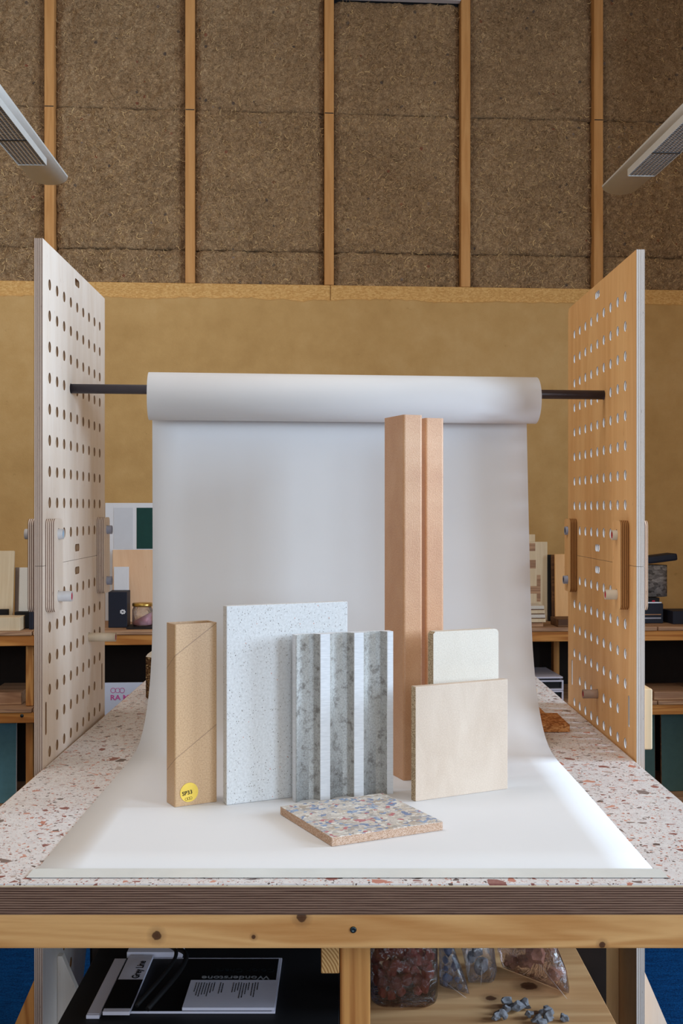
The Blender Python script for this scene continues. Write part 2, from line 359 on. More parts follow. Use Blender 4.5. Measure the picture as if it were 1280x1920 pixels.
def add_box(bm, x0, x1, y0, y1, z0, z1, mi=0):
    vs = [bm.verts.new(p) for p in ((x0, y0, z0), (x1, y0, z0), (x1, y1, z0), (x0, y1, z0), (x0, y0, z1), (x1, y0, z1), (x1, y1, z1), (x0, y1, z1))]
    for f in ((0, 3, 2, 1), (4, 5, 6, 7), (0, 1, 5, 4), (1, 2, 6, 5), (2, 3, 7, 6), (3, 0, 4, 7)):
        q = bm.faces.new([vs[i] for i in f]); q.material_index = mi
def box(x0, x1, y0, y1, z0, z1, bev=.0015, seg=1):
    bm = bmesh.new(); add_box(bm, x0, x1, y0, y1, z0, z1)
    bev = min(bev, .3*min(abs(x1-x0), abs(y1-y0), abs(z1-z0)))
    if bev > 0: bmesh.ops.bevel(bm, geom=bm.edges[:], offset=bev, segments=seg, affect='EDGES', profile=.6)
    return bm_mesh(bm)
def faces_mat(me, test, mi):
    for p in me.polygons:
        if test(p.normal, p.center): p.material_index = mi
def plate(outline, holes, th, mtx=None):
    """flat plate from a 2-D outline with holes; thickness along local Z"""
    cu = bpy.data.curves.new('c', 'CURVE'); cu.dimensions = '2D'; cu.fill_mode = 'BOTH'; cu.extrude = th/2
    for pts in [outline]+list(holes):
        sp = cu.splines.new('POLY'); sp.points.add(len(pts)-1); sp.use_cyclic_u = True
        for i, p in enumerate(pts): sp.points[i].co = (p[0], p[1], 0, 1)
    ob = bpy.data.objects.new('c', cu); COL.objects.link(ob)
    dg = bpy.context.evaluated_depsgraph_get(); me = bpy.data.meshes.new_from_object(ob.evaluated_get(dg))
    bpy.data.objects.remove(ob); bpy.data.curves.remove(cu)
    me.materials.clear()
    for p in me.polygons: p.use_smooth = False
    if mtx is not None: me.transform(mtx)
    bm = bmesh.new(); bm.from_mesh(me); bmesh.ops.remove_doubles(bm, verts=bm.verts[:], dist=1e-6)
    bmesh.ops.recalc_face_normals(bm, faces=bm.faces[:]); bm.to_mesh(me); bm.free(); me.update(); return me
def circ(x, y, r, n=20): return [(x+r*math.cos(2*math.pi*i/n), y+r*math.sin(2*math.pi*i/n)) for i in range(n)]
def rrect(x, y, w_, h, r, n=4):
    pts = []
    for cx, cy, a0 in ((x+w_/2-r, y+h/2-r, 0), (x-w_/2+r, y+h/2-r, 90), (x-w_/2+r, y-h/2+r, 180), (x+w_/2-r, y-h/2+r, 270)):
        for i in range(n+1):
            a = R(a0+90*i/n); pts.append((cx+r*math.cos(a), cy+r*math.sin(a)))
    return pts
def text_mesh(txt, size, th=.0003, bold=0.0, align='LEFT'):
    cu = bpy.data.curves.new('t', 'FONT'); cu.body = txt; cu.size = size; cu.extrude = th; cu.offset = bold; cu.align_x = align; cu.resolution_u = 3
    ob = bpy.data.objects.new('t', cu); COL.objects.link(ob)
    me = bpy.data.meshes.new_from_object(ob.evaluated_get(bpy.context.evaluated_depsgraph_get()))
    bpy.data.objects.remove(ob); me.materials.clear(); return me
def tube(p0, p1, ro, ri, n=24):
    """hollow straight tube, index 1 = inside"""
    p0, p1 = Vector(p0), Vector(p1); d = (p1-p0).normalized()
    q = d.to_track_quat('Z', 'Y').to_matrix(); bm = bmesh.new(); rings = []
    for p, r in ((p0, ro), (p1, ro), (p1, ri), (p0, ri)):
        rings.append([bm.verts.new(p+q@Vector((r*math.cos(2*math.pi*i/n), r*math.sin(2*math.pi*i/n), 0))) for i in range(n)])
    for k in range(4):
        a, b = rings[k], rings[(k+1) % 4]
        for i in range(n):
            f = bm.faces.new((a[i], a[(i+1) % n], b[(i+1) % n], b[i])); f.material_index = 1 if k == 2 else 0; f.smooth = k in (0, 2)
    return bm_mesh(bm)
def rod_mesh(pts, r, n=8):
    bm = bmesh.new(); pts = [Vector(p) for p in pts]; rings = []
    for i, p in enumerate(pts):
        d = (pts[min(i+1, len(pts)-1)]-pts[max(i-1, 0)]).normalized(); q = d.to_track_quat('Z', 'Y').to_matrix()
        rings.append([bm.verts.new(p+q@Vector((r*math.cos(2*math.pi*k/n), r*math.sin(2*math.pi*k/n), 0))) for k in range(n)])
    for a, b in zip(rings, rings[1:]):
        for i in range(n): bm.faces.new((a[i], a[(i+1) % n], b[(i+1) % n], b[i])).smooth = True
    bm.faces.new(rings[0]); bm.faces.new(rings[-1]); return bm_mesh(bm)
def lathe(prof, n=32):
    bm = bmesh.new(); rings = []
    for r, z in prof: rings.append([bm.verts.new((r*math.cos(2*math.pi*i/n), r*math.sin(2*math.pi*i/n), z)) for i in range(n)])
    for a, b in zip(rings, rings[1:]):
        for i in range(n): bm.faces.new((a[i], a[(i+1) % n], b[(i+1) % n], b[i])).smooth = True
    bm.faces.new(rings[0]); bm.faces.new(rings[-1]); return bm_mesh(bm)
def rock(seed, sub=2, rough=.35, sx=1, sy=1, sz=1):
    bm = bmesh.new(); bmesh.ops.create_icosphere(bm, subdivisions=sub, radius=1); o = Vector((seed*3.7, seed*1.3, seed*7.1))
    for v in bm.verts:
        k = 1+rough*noise.noise(v.co*1.3+o)+rough*.6*noise.noise(v.co*3.1+o)
        v.co = Vector((v.co.x*k*sx, v.co.y*k*sy, v.co.z*k*sz))
    zs = min(v.co.z for v in bm.verts)
    for v in bm.verts: v.co.z -= zs
    return bm_mesh(bm)

# ============================================================ THE SETTING
A = math.atan(.07); WD = 4.82; ca, sa = math.cos(A), math.sin(A)
def WW(u, v, z): return Vector((u*ca+v*sa, WD+u*sa-v*ca, z+CZ))      # wall frame (along, out, height above eye) -> world
def WP(x, y, v):                                                    # where a sight line meets the plane v in front of the wall
    k = (x-CX)/F; D = (WD*ca-v)/(ca-k*sa)
    return (k*D*ca+(D-WD)*sa, (CY-y)/F*D)
wall = empty('wall_back', WW(0, 0, -CZ), A); wall['kind'] = 'structure'
# plaster face with a ragged trowelled top edge (local: x along wall, -y towards the room, z up from floor)
def plaster_mesh():
    bm = bmesh.new(); n = 520; u0, u1 = -3.9, 3.9; zt = CZ+.915
    for i in range(n+1):
        pass
    rows = []
    for i in range(n+1):
        u = u0+(u1-u0)*i/n
        zr = zt+.010*noise.noise(Vector((u*3, 0, 0)))+.008*noise.noise(Vector((u*14, 3, 0)))+.004*noise.noise(Vector((u*45, 7, 0)))
        rows.append([bm.verts.new((u, .05, zr)), bm.verts.new((u, -.006, zr)), bm.verts.new((u, -.012, zr-.006)), bm.verts.new((u, -.012, 1.2)), bm.verts.new((u, -.012, 0)), bm.verts.new((u, .05, 0))])
    for a, b in zip(rows, rows[1:]):
        for k in range(5): bm.faces.new((a[k], b[k], b[k+1], a[k+1]))
    return bm_mesh(bm)
link('plaster_face', plaster_mesh(), M['plaster'], wall)
stud_px = [92, 356, 617, 873, 1122]
us = [WP(x, 300, 0)[0] for x in stud_px]
us = [us[0]-1.2, us[0]-.6]+us+[us[-1]+.6, us[-1]+1.2]
ZS = CZ+.978
for k, u in enumerate(us):
    o = link('stud', box(u-.0205, u+.0205, .0, .10, ZS+.001, CZ+2.75, .002), M['stud'], wall)
for a, b in ((-3.9, us[4]+.004), (us[4]+.006, 3.9)):
    link('sill_board', box(a, b, .0, .10, ZS-.09, ZS, .002), M['sill'], wall)
# pencil line ticks across the studs
for k, px in ((1, 195), (2, 201), (3, 207), (5, 217)):
    u = us[k+1]; z = WP(300, 205, 0)[1]+CZ
    link('pencil_mark', box(u-.019, u+.019, -.0006, .0005, z, z+.004, 0), M['black'], wall)
def batt(u0, u1, z0, z1, seed):
    nx = max(6, int((u1-u0)/.0095)); nz = max(6, int((z1-z0)/.0095)); vs = []; fs = []
    for j in range(nz+1):
        for i in range(nx+1):
            x = u0+(u1-u0)*i/nx; z = z0+(z1-z0)*j/nz
            p = Vector((x, seed*3.1, z))
            ed = min(i, nx-i, 0+3)/3; ez = min(j, nz-j, 4)/4
            h = .012*noise.noise(p*5)+.010*noise.noise(p*22)+.011*noise.noise(p*60)
            pull = (1-ed)*.022+(1-ez)*(.012 if min(z-z0, z1-z) == z1-z and z1 < CZ+1.2 or z0 > CZ+1.1 and z0 < CZ+1.2 and z-z0 < .1 else .003)
            xx = x+(.006*noise.noise(p*40) if 0 < i < nx else 0); zz = z+(.005*noise.noise(p*33) if 0 < j < nz else .005*noise.noise(Vector((x*12, seed, 0))))
            vs.append((xx, .030+h+pull, zz))
    for j in range(nz):
        for i in range(nx):
            a = j*(nx+1)+i; fs.append((a, a+1, a+nx+2, a+nx+1))
    # closed back
    n0 = len(vs); vs += [(u0, .11, z0), (u1, .11, z0), (u1, .11, z1), (u0, .11, z1)]
    bot = list(range(nx+1)); top = [nz*(nx+1)+i for i in range(nx+1)]
    lef = [j*(nx+1) for j in range(nz+1)]; rig = [j*(nx+1)+nx for j in range(nz+1)]
    fs += [tuple([n0, n0+1]+bot[::-1]), tuple([n0+3]+top+[n0+2]), tuple([n0]+lef+[n0+3]), tuple([n0+1, n0+2]+rig[::-1]), (n0, n0+3, n0+2, n0+1)]
    me = bpy.data.meshes.new('batt'); me.from_pydata(vs, [], fs); me.update()
    for p in me.polygons: p.use_smooth = True
    return link('insulation_batt', me, M['felt'], wall), np.array(vs[:(nx+1)*(nz+1)]).reshape(nz+1, nx+1, 3)
def fibres(par, grid, count):
    nz, nx, _ = grid.shape; K = 6
    j = RNG.integers(1, nz-1, count); i = RNG.integers(1, nx-1, count); p = grid[j, i].copy()
    p[:, 1] -= RNG.uniform(.000, .006, count)
    th = RNG.uniform(0, 2*np.pi, count); curl = RNG.normal(0, .55, count); step = RNG.uniform(.0018, .0055, count); wd = RNG.uniform(.0004, .00095, count)
    big = RNG.random(count) < .04; step[big] *= 1.9; wd[big] *= 1.3
    V = np.zeros((count, K, 2, 3)); q = p.copy()
    for k in range(K):
        d = np.stack([np.cos(th), np.zeros(count), np.sin(th)], 1); s_ = np.stack([-np.sin(th), np.zeros(count), np.cos(th)], 1)
        w_ = wd*(1 if 0 < k < K-1 else .4)
        V[:, k, 0] = q+s_*w_[:, None]; V[:, k, 1] = q-s_*w_[:, None]+np.array([0, .0008, 0])
        q = q+d*step[:, None]; q[:, 1] -= .0022*math.sin(math.pi*k/(K-1))-.0008; th = th+curl+RNG.normal(0, .35, count)
    idx = np.arange(count*K*2).reshape(count, K, 2)
    Fc = np.stack([idx[:, :-1, 0], idx[:, 1:, 0], idx[:, 1:, 1], idx[:, :-1, 1]], -1).reshape(-1, 4)
    me = bpy.data.meshes.new('fibre'); me.from_pydata(V.reshape(-1, 3).tolist(), [], Fc.tolist()); me.update()
    o = link('fibre', me, M['fibre'], par); o['kind'] = 'stuff'
sd = 0
for a, b in zip(us, us[1:]):
    for z0, z1 in ((ZS+.002, CZ+1.128), (CZ+1.132, CZ+1.732), (CZ+1.735, CZ+2.75)):
        sd += 1
        if abs(a-us[4]) < .01 and z1 > CZ+2.7: z1 = CZ+2.226
        bt, gr = batt(a+.0215, b-.0215, z0, z1, sd)
        if a > -2.2 and b < 2.2: fibres(bt, gr, int((b-a)*(min(z1, CZ+2.26)-z0)*(5200 if z1 < CZ+2 else 3400)*1.25))
# painted metal strip and dark gap over the middle bay
t = link('trim_1', box(us[4]+.022, us[5]-.022, -.004, .03, CZ+2.231, CZ+2.238, .001), M['white']); t.location = wall.location; t.rotation_euler = (0, 0, A); t['kind'] = 'structure'
t = link('trim_2', box(us[4]+.022, us[5]-.022, .02, .11, CZ+2.241, CZ+2.75, .001), M['blackmat']); t.location = wall.location; t.rotation_euler = (0, 0, A); t['kind'] = 'structure'

def struct(name, me, mat): o = link(name, me, mat); o['kind'] = 'structure'; return o
struct('floor', box(-4.2, 4.3, -3.7, 5.4, -.06, 0, 0), M['carpet'])
struct('ceiling', box(-4.2, 4.3, -3.7, 5.6, CZ+2.75, CZ+2.85, 0), M['ceiling'])
struct('wall_left', box(-4.2, -4.05, -3.7, 4.5, 0, CZ+2.75, 0), M['wallpaint'])
def wall_open(x0, x1, y0, y1, z0, z1, horiz, o0, o1, oz0, oz1, name):
    bm = bmesh.new()
    if horiz == 'Y':
        add_box(bm, x0, x1, y0, o0, z0, z1); add_box(bm, x0, x1, o1, y1, z0, z1); add_box(bm, x0, x1, o0, o1, z0, oz0); add_box(bm, x0, x1, o0, o1, oz1, z1)
    else:
        add_box(bm, x0, o0, y0, y1, z0, z1); add_box(bm, o1, x1, y0, y1, z0, z1); add_box(bm, o0, o1, y0, y1, z0, oz0); add_box(bm, o0, o1, y0, y1, oz1, z1)
    struct(name, bm_mesh(bm), M['wallpaint'])
wall_open(3.98, 4.13, -3.7, 5.05, 0, CZ+2.75, 'Y', -1.45, 2.95, CZ-.25, CZ+1.75, 'wall_right')
wall_open(-4.05, 3.98, -3.6, -3.4, 0, CZ+2.75, 'X', -1.05, 2.1, CZ-.1, CZ+1.6, 'wall_front')
def wframe(name, vertical_axis, pos, a0, a1, z0, z1, n):
    bm = bmesh.new(); t_ = .03
    def bar(a, b, c, d):
        if vertical_axis == 'Y': add_box(bm, pos, pos+.05, a, b, c, d)
        else: add_box(bm, a, b, pos, pos+.05, c, d)
    bar(a0, a1, z0, z0+t_); bar(a0, a1, z1-t_, z1)
    for k in range(n+1):
        x = a0+(a1-a0-t_)*k/n; bar(x, x+t_, z0+t_, z1-t_)
    struct(name, bm_mesh(bm), M['winframe'])
struct('wall_light_block', box(1.98, 2.10, 3.25, 4.945, 0, CZ+2.75, 0), M['wallpaint'])  # unseen wall, added to keep window light off the back wall's right side
wframe('window_1', 'Y', 4.0, 1.46, 2.94, CZ-.24, CZ+1.74, 1)
wframe('window_3', 'Y', 4.0, -1.44, .04, CZ-.24, CZ+1.74, 1)
struct('wall_pier', box(3.98, 4.13, .045, 1.455, CZ-.25, CZ+1.75, 0), M['wallpaint'])
wframe('fill_window', 'X', -3.5, -1.04, 2.09, CZ-.09, CZ+1.59, 3)  # unseen frame, added to go with the rear fill

# ============================================================ PERFORATED BOARDS
SP = .0628; HR = .0112; TH = .017
TOY = Matrix(((0, 0, 1, 0), (1, 0, 0, 0), (0, 1, 0, 0), (0, 0, 0, 1)))   # plate xy -> YZ plane, thickness X
def board(side, y0, y1, c1, row1, ztop, xf, xb, fmat, emat, labels):
    """side -1 left / +1 right; c1 depth of first hole column; xf/xb inner-face X at front and back"""
    yaw = -math.atan((xb-xf)/(y1-y0)); seam = row1-SP*9
    W_ = y1-y0; cols = [c1-y0+SP*i for i in range(9)]
    # upper panel: holes rows 1..9
    def hole_set(rows, skip=()):
        return [circ(c, row1-SP*r, HR) for r in rows for i, c in enumerate(cols) if (r, i) not in skip]
    def slot(col, z, w_=.044, h=.0165): return rrect(col, z, w_, h, .006, 3)
    def outline(zb, zt, cut=0):
        return [(0, zb), (W_, zb), (W_, zt-cut), (W_-cut, zt), (0, zt)] if cut else [(0, zb), (W_, zb), (W_, zt), (0, zt)]
    cm = cols[4]
    ex = -side*(-TH/2)
    up = plate(outline(seam+.0004, ztop, .010 if side > 0 else 0), hole_set(range(9))+[slot(cm, seam+.0265), slot(cm, ztop-.026)], TH, TOY)
    lo_top = seam-.0004; lo_bot = seam-.645
    lrows = [10, 11, 12, 13, 14, 15, 16, 17, 18]
    skip = {(14, 0), (14, 8)}
    fr = cols[0]-.038 if side < 0 else cols[0]-.034
    extra = [slot(cm, seam-.0245), rrect(cols[0]-.030, row1-SP*13.85, .013, .066, .005, 3), rrect(cols[8]+.028, row1-SP*13.85, .013, .066, .005, 3)]
    low = plate(outline(lo_bot, lo_top), hole_set(lrows, skip)+extra, TH, TOY)
    zb = -CZ+.002
    # leg panel: tapers towards the back, holes carry on
    hl = [circ(cols[i], row1-SP*r, HR) for r, i in ((21, 2), (22, 2), (22, 3), (23, 2), (22, 5), (23, 3))]
    leg = plate([(0, zb), (W_*.42, zb), (W_*.55, zb+.28), (W_*.9, lo_bot-.0008), (0, lo_bot-.0008)], hl, TH, TOY)
    for me, nm, lb in ((up, 'perforated_panel', labels[0]), (low, 'perforated_panel', labels[1]), (leg, 'leg_panel', labels[2])):
        me.materials.append(fmat); me.materials.append(emat); me.materials.append(M['shaded_bore'] if side < 0 else M['lit_edge'])
        for p in me.polygons:
            if abs(p.normal.x) < .5:
                c = p.center; outer = c.y < .0005 or c.y > W_-.0115 and abs(p.normal.y) > .6 and c.y > W_-.001 or nm == 'leg_panel' and abs(p.normal.y) > .99
                p.material_index = 1 if outer or abs(p.normal.z) > .999 and p.area > .004 else 2
        o = link(nm, me, None if 0 else [fmat])
        o.location = (xf+side*TH/2, y0, CZ); o.rotation_euler = (0, 0, yaw)
        tag(o, lb, 'panel', None)
        if nm == 'leg_panel': o['category'] = 'leg'
    return yaw, cols, seam
LF = dict(y0=2.184, y1=2.806, c1=2.240, row1=.4553, ztop=.536, xf=-.588, xb=-.5985)
RF = dict(y0=2.253, y1=2.921, c1=2.341, row1=.4510, ztop=.530, xf=.5985, xb=.5965)
yl, cl, sl = board(-1, fmat=M['pale_ply'], emat=M['pale_edge'], labels=(
    'pale plywood panel drilled with round holes, upper left of the backdrop', 'pale plywood perforated panel standing beside left edge of the speckled worktop, below the seam',
    'pale plywood leg panel under the left perforated board, in shade below the bench'), **LF)
yr, cr, sr = board(1, fmat=M['tan_ply'], emat=M['lit_edge'], labels=(
    'honey tan plywood panel drilled with round holes, upper right of the backdrop', 'honey tan perforated panel beside right edge of the speckled worktop, below the seam',
    'tan plywood leg panel under the right perforated board, beside blue carpet'), **RF)
def face_x(side, y, d=0):
    P = LF if side < 0 else RF
    return P['xf']+(P['xb']-P['xf'])*(y-P['y0'])/(P['y1']-P['y0'])-side*d     # d>0: towards the backdrop
def connector(side, col, inner, label, dy=0.0, wid=.070, hgt=.186):
    P = LF if side < 0 else RF; y = P['c1']+SP*col+dy; zc = P['row1']-SP*9
    th = .0175
    me = plate(rrect(0, 0, wid, hgt, .012, 5), [circ(-dy, SP, HR), circ(-dy, -SP, HR)], th, TOY)
    edge = M['pale_edge']; fm = M['pale_ply'] if side < 0 else M['tan_ply']
    me.materials.append(fm); me.materials.append(edge if side < 0 or not inner else M['darkedge'])
    faces_mat(me, lambda n, c: abs(n.x) < .5, 1)
    d = (th/2+.0006) if inner else -(TH+th/2+.0006)
    o = link('connector_plate', me, fm); o.location = (face_x(side, y, d), y, CZ+zc); o.rotation_euler = (0, 0, yl if side < 0 else yr)
    tag(o, label, 'bracket'); return o
M['darkedge'] = m_ply_edge('brown_ply_edge', 'X', .017, 9, srgb(176, 126, 76), srgb(92, 56, 26))
connector(-1, 0, True, 'rounded pale plywood connector plate on the front inner edge of the left board')
connector(-1, 8, True, 'rounded plywood connector plate with brown edge, rear inner edge of left board')
connector(-1, 0, False, 'rounded plywood connector plate on the outer side of the left board')
connector(1, 0, True, 'rounded tan plywood connector plate on the front inner edge of right board')
connector(1, 8, True, 'rounded tan plywood connector plate at the rear inner edge of right board')
connector(1, 0, False, 'rounded whitish plywood connector plate on the outer side of the right board', -.012)
def peg(side, row, col, out_in, out_out, mat, lin, label, ri=.0078):
    P = LF if side < 0 else RF; y = P['c1']+SP*col; z = P['row1']-SP*row
    xi = face_x(side, y, out_in); xo = face_x(side, y, -out_out)
    r = empty('peg', (xi, y, CZ+z-.0006), yl if side < 0 else yr, label, 'peg')
    L = xo-xi
    link('pipe', tube((0, 0, 0), (L, 0, 0), .0105, ri+.0006), [mat, mat], r)
    s0 = .0012 if L > 0 else -.0012
    link('lining', tube((s0, 0, 0), (L-s0, 0, 0), ri+.0005, ri-.0006), [lin, lin], r)['label'] = 'coloured inner lining'
C0 = .0185
peg(-1, 8, 0, C0+.0095, .017+.018+.014, M['pvc'], M['bluelin'], 'short grey pipe peg with pale blue bore, upper hole of left front connector')
peg(-1, 10, 0, C0+.027, .017+.018+.004, M['pvc'], M['red'], 'grey pipe peg with red bore, lower hole of the left front connector')
peg(-1, 8, 8, C0+.012, .012, M['pvc_blue'], M['pvc_blue'], 'short grey pipe peg, upper hole of the left rear connector')
peg(-1, 10, 8, C0+.012, .012, M['pvc_blue'], M['pvc_blue'], 'short grey pipe peg, lower hole of the left rear connector')
peg(-1, 12, 6, .0635, .012, M['pvc_tan'], M['red'], 'long tan pipe peg with red bore sticking out of left board above worktop')
peg(1, 8, 0, C0+.010, .017+.018+.006, M['pvc_tan'], M['red'], 'short pipe peg with red bore, upper hole of the right front connector')
peg(1, 10, 0, C0+.024, .017+.018+.002, M['pvc_tan'], M['red'], 'longer pipe peg with red bore, lower hole of the right front connector')
peg(1, 8, 8, C0+.006, .012, M['pvc_blue'], M['navy'], 'short dark grey pipe peg, upper hole of the right rear connector')
peg(1, 10, 8, C0+.010, .012, M['pvc_blue'], M['navy'], 'short dark grey pipe peg, lower hole of the right rear connector')
peg(1, 14, 4, .034, .012, M['pvc_taupe'], M['red'], 'taupe pipe peg with red bore low on the right board')
# outer batten low on the right board
o = link('batten', box(0, .0175, 0, .05, 0, .124, .002), M['cream_wood']); y = 2.262
o.location = (face_x(1, y, -TH-.0008), y, CZ-.488); tag(o, 'short pale wood batten fixed low on the outer side of right board', 'batten')
# triangular foot braces, inside and outside each leg panel
def brace(side, inner, y, w_, zt, label, mat):
    s_ = -side if inner else side
    me = plate([(0, -CZ+.002), (s_*w_, -CZ+.002), (s_*w_*.92, -CZ+.05), (s_*.010, zt), (0, zt)], [], .017, Matrix(((1, 0, 0, 0), (0, 0, 1, 0), (0, 1, 0, 0), (0, 0, 0, 1))))
    o = link('foot_brace', me, mat); x = face_x(side, y, .0008) if inner else face_x(side, y, -TH-.0008)
    o.location = (x, y, CZ); tag(o, label, 'brace')
brace(-1, True, 2.31, .215, -.925, 'triangular plywood foot brace inside the left leg panel', M['pale_ply'])
brace(-1, False, 2.31, .215, -.93, 'triangular plywood foot brace outside the left leg panel, beside dark carpet', M['pine_z'])
brace(1, True, 2.40, .20, -.90, 'triangular plywood foot brace inside the right leg panel, in deep shade', M['tan_ply'])
brace(1, False, 2.34, .205, -.945, 'pale triangular plywood foot brace outside right leg panel, over blue carpet', M['pale_ply'])

# ============================================================ ROD, ROLL, BACKDROP SHEET
pL = Vector((-.628, LF['c1']+SP*3-.001, CZ+LF['row1']-SP*3)); pR = Vector((.640, RF['c1']+SP*3, CZ+RF['row1']-SP*3))
e = empty('support_rod', pL, 0, 'dark grey pipe rod spanning the two boards through the paper roll', 'rod')
link('pipe', tube((0, 0, 0), pR-pL, .0105, .0085), [M['rod'], M['rod']], e)
def on_rod(x): return pL+(pR-pL)*((x-pL.x)/(pR.x-pL.x))
rl, rr = on_rod(-.424), on_rod(.440); dz = Vector((0, 0, -.0145)); 
RC = rl+dz
bd = empty('paper_backdrop', (0, 2.5, TZ), 0, 'white seamless paper backdrop hanging from roll and curving over the worktop', 'backdrop')
off = Vector((0, 2.5, TZ))
link('roll', tube(rl+dz-off, rr+dz-off, .0525, .0252, 64), [M['paper'], M['paper']], bd)
def sheet_mesh():
    prof = []   # (D at centre, z rel eye, yaw factor)
    yc = on_rod(.008).y; zc = on_rod(0).z-.0145-CZ; rro = .0532
    for a in (60, 45, 30, 15, 0): prof.append((yc+rro*math.cos(R(a)), zc+rro*math.sin(R(a)), 1.0))
    pts = [(2.532, .10), (2.530, -.08), (2.527, -.20), (2.520, -.28), (2.505, -.34), (2.483, -.39), (2.452, -.432), (2.415, -.466), (2.37, -.490), (2.32, -.503), (2.26, -.5077), (2.20, -.5083), (2.0, -.5083), (1.8, -.5083), (1.545, -.5083)]
    prof += [(d, z, max(0, (z+.44)/.66)) for d, z in pts]
    # smooth resample
    P = []
    for k in range(len(prof)-1):
        p0 = prof[max(k-1, 0)]; p1 = prof[k]; p2 = prof[k+1]; p3 = prof[min(k+2, len(prof)-1)]
        n_ = 5 if k >= 4 else 1
        if k >= len(prof)-5: n_ = 2
        for j in range(n_):
            t_ = j/n_
            P.append(tuple(.5*((2*p1[c])+(-p0[c]+p2[c])*t_+(2*p0[c]-5*p1[c]+4*p2[c]-p3[c])*t_**2+(-p0[c]+3*p1[c]-3*p2[c]+p3[c])*t_**3) for c in range(3)))
    P.append(prof[-1])
    bm = bmesh.new(); n = 14; T = .0004; rowsF = []; L = 0; cum = [0]
    for a, b in zip(P, P[1:]): cum.append(cum[-1]+math.hypot(a[0]-b[0], a[1]-b[1]))
    for (d, z, yw), s_ in zip(P, cum):
        f = min(1, s_/1.2); xl = -.4255+(-.431+.4255)*f; xr = .4265+(.4415-.4265)*f; row = []
        for i in range(n+1):
            x = xl+(xr-xl)*i/n; row.append(Vector((x, d+.0806*yw*(x-.008), max(z, -.5083)+CZ))-off)
        rowsF.append(row)
    V1 = [[bm.verts.new(p) for p in r] for r in rowsF]
    for a, b in zip(V1, V1[1:]):
        for i in range(n): bm.faces.new((a[i], a[i+1], b[i+1], b[i])).smooth = True
    bmesh.ops.recalc_face_normals(bm, faces=bm.faces[:])
    me = bpy.data.meshes.new('sheet'); bm.to_mesh(me); bm.free(); return me
sh = link('sheet', sheet_mesh(), M['paper'], bd)
md = sh.modifiers.new('thickness', 'SOLIDIFY'); md.thickness = .0004; md.offset = 0
o = link('tape_strip', box(-.436, .452, 1.534, 1.572, TZ+.0012, TZ+.0015, 0), M['tape']); tag(o, 'strip of off-white tape holding the front edge of backdrop paper to worktop', 'tape')

# ============================================================ WORKBENCH
wb = empty('workbench', (0, 1.513, 0), 0, 'long workbench with speckled pink terrazzo top, plywood edge and pine frame', 'table')
XL, XR, YB = -.5865, .5945, 2.45
def part(name, me, mat, par, **k): return link(name, me, mat, par, **k)
part('worktop', box(XL, XR, 0, YB, TZ-.0035, TZ, .0004), M['terrazzo'], wb)
core = box(XL, XR, 0.0, YB, 0, .0385, .0008)
part('plywood_core', core, M['bench_edge'], wb, loc=(0, 0, TZ-.0425))
o = part('edge_veneer', box(XL, XR, -.0006, .0006, TZ-.0045, TZ-.0025, 0), M['cream_wood'], wb)
for x in (XL, XR): part('edge_banding', box(x-.0012, x+.0008, .0, YB, TZ-.042, TZ-.001, 0), M['pine_y'], wb)
ZBm = TZ-.0425
fb = part('front_beam', box(XL+.01, XR-.01, 0, .044, 0, .0465, .0025, 2), M['beam'], wb, loc=(0, .002, ZBm-.047))
part('rear_beam', box(XL+.01, XR-.01, 0, .044, 0, .0465, .0025, 2), M['pine_x'], wb, loc=(0, YB-.05, ZBm-.047))
for x0 in (XL+.012, XR-.057): part('side_rail', box(x0, x0+.045, .048, YB-.052, ZBm-.047, ZBm-.001, .002), M['pine_y'], wb)
sx = (662-CX)/F*1.513; sz = CZ-(1744-CY)/F*1.513
s_ = lathe([(.0001, 0), (.0042, .0), (.0046, .001), (.0030, .0022), (.0018, .0016), (.0001, .0012)], 16); s_.transform(Matrix.Rotation(R(90), 4, 'X'))
part('screw', s_, M['screw'], wb, loc=(sx, .002, sz))
part('centre_post', box(0, .0425, 0, .044, 0, ZBm-.048, .002), M['pine_z'], wb, loc=(-.002, .049, 0))
dr = box(0, .0255, 0, YB-.15, 0, .052, .001); faces_mat(dr, lambda n, c: n.y < -.9, 1); dr.materials.append(M['pine_y']); dr.materials.append(M['end_grain'])
part('depth_rail', dr, M['pine_y'], wb, loc=(-.0286, .047, ZBm-.1))
for x in (XL+.012, XR-.057):
    for y_ in (.05, YB-.10): part('leg', box(x, x+.045, y_, y_+.045, 0, ZBm-.048, .002), M['pine_z'], wb)
SZ = CZ-.85
sm = box(.045, .455, -.31, .75, -.018, 0, .001); 
part('lower_shelf', box(.045, .455, -.33, .203, 0, .018, .001), M['shelf_ply'], wb, loc=(0, .44, SZ-.018))
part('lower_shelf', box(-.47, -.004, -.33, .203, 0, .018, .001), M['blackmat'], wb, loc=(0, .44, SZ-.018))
part('shade_board', box(-.485, .515, 0, .012, SZ-.3, ZBm-.05, 0), M['shade_dark'], wb, loc=(0, .645, 0))  # added dark sheet standing in for the gloom below the bench
part('shade_end_board', box(-.583, -.44, 0, .012, .10, ZBm-.05, 0), M['shade_dark'], wb, loc=(0, 1.06, 0))  # added dark sheet, fills the left gap with painted shade
for x in (-.47, .412, .045, -.047): part('shelf_bearer', box(x, x+.043, .115, .64, SZ-.064, SZ-.0185, .002), M['pine_y'], wb)

# ============================================================ SAMPLES ON THE PAPER
PZ = TZ+.0011
def stand(name, me, mats, x, y, deg, label, cat, smooth=False):
    o = link(name, me, mats, None, (x, y, PZ), (0, 0, R(deg)), smooth); return tag(o, label, cat)
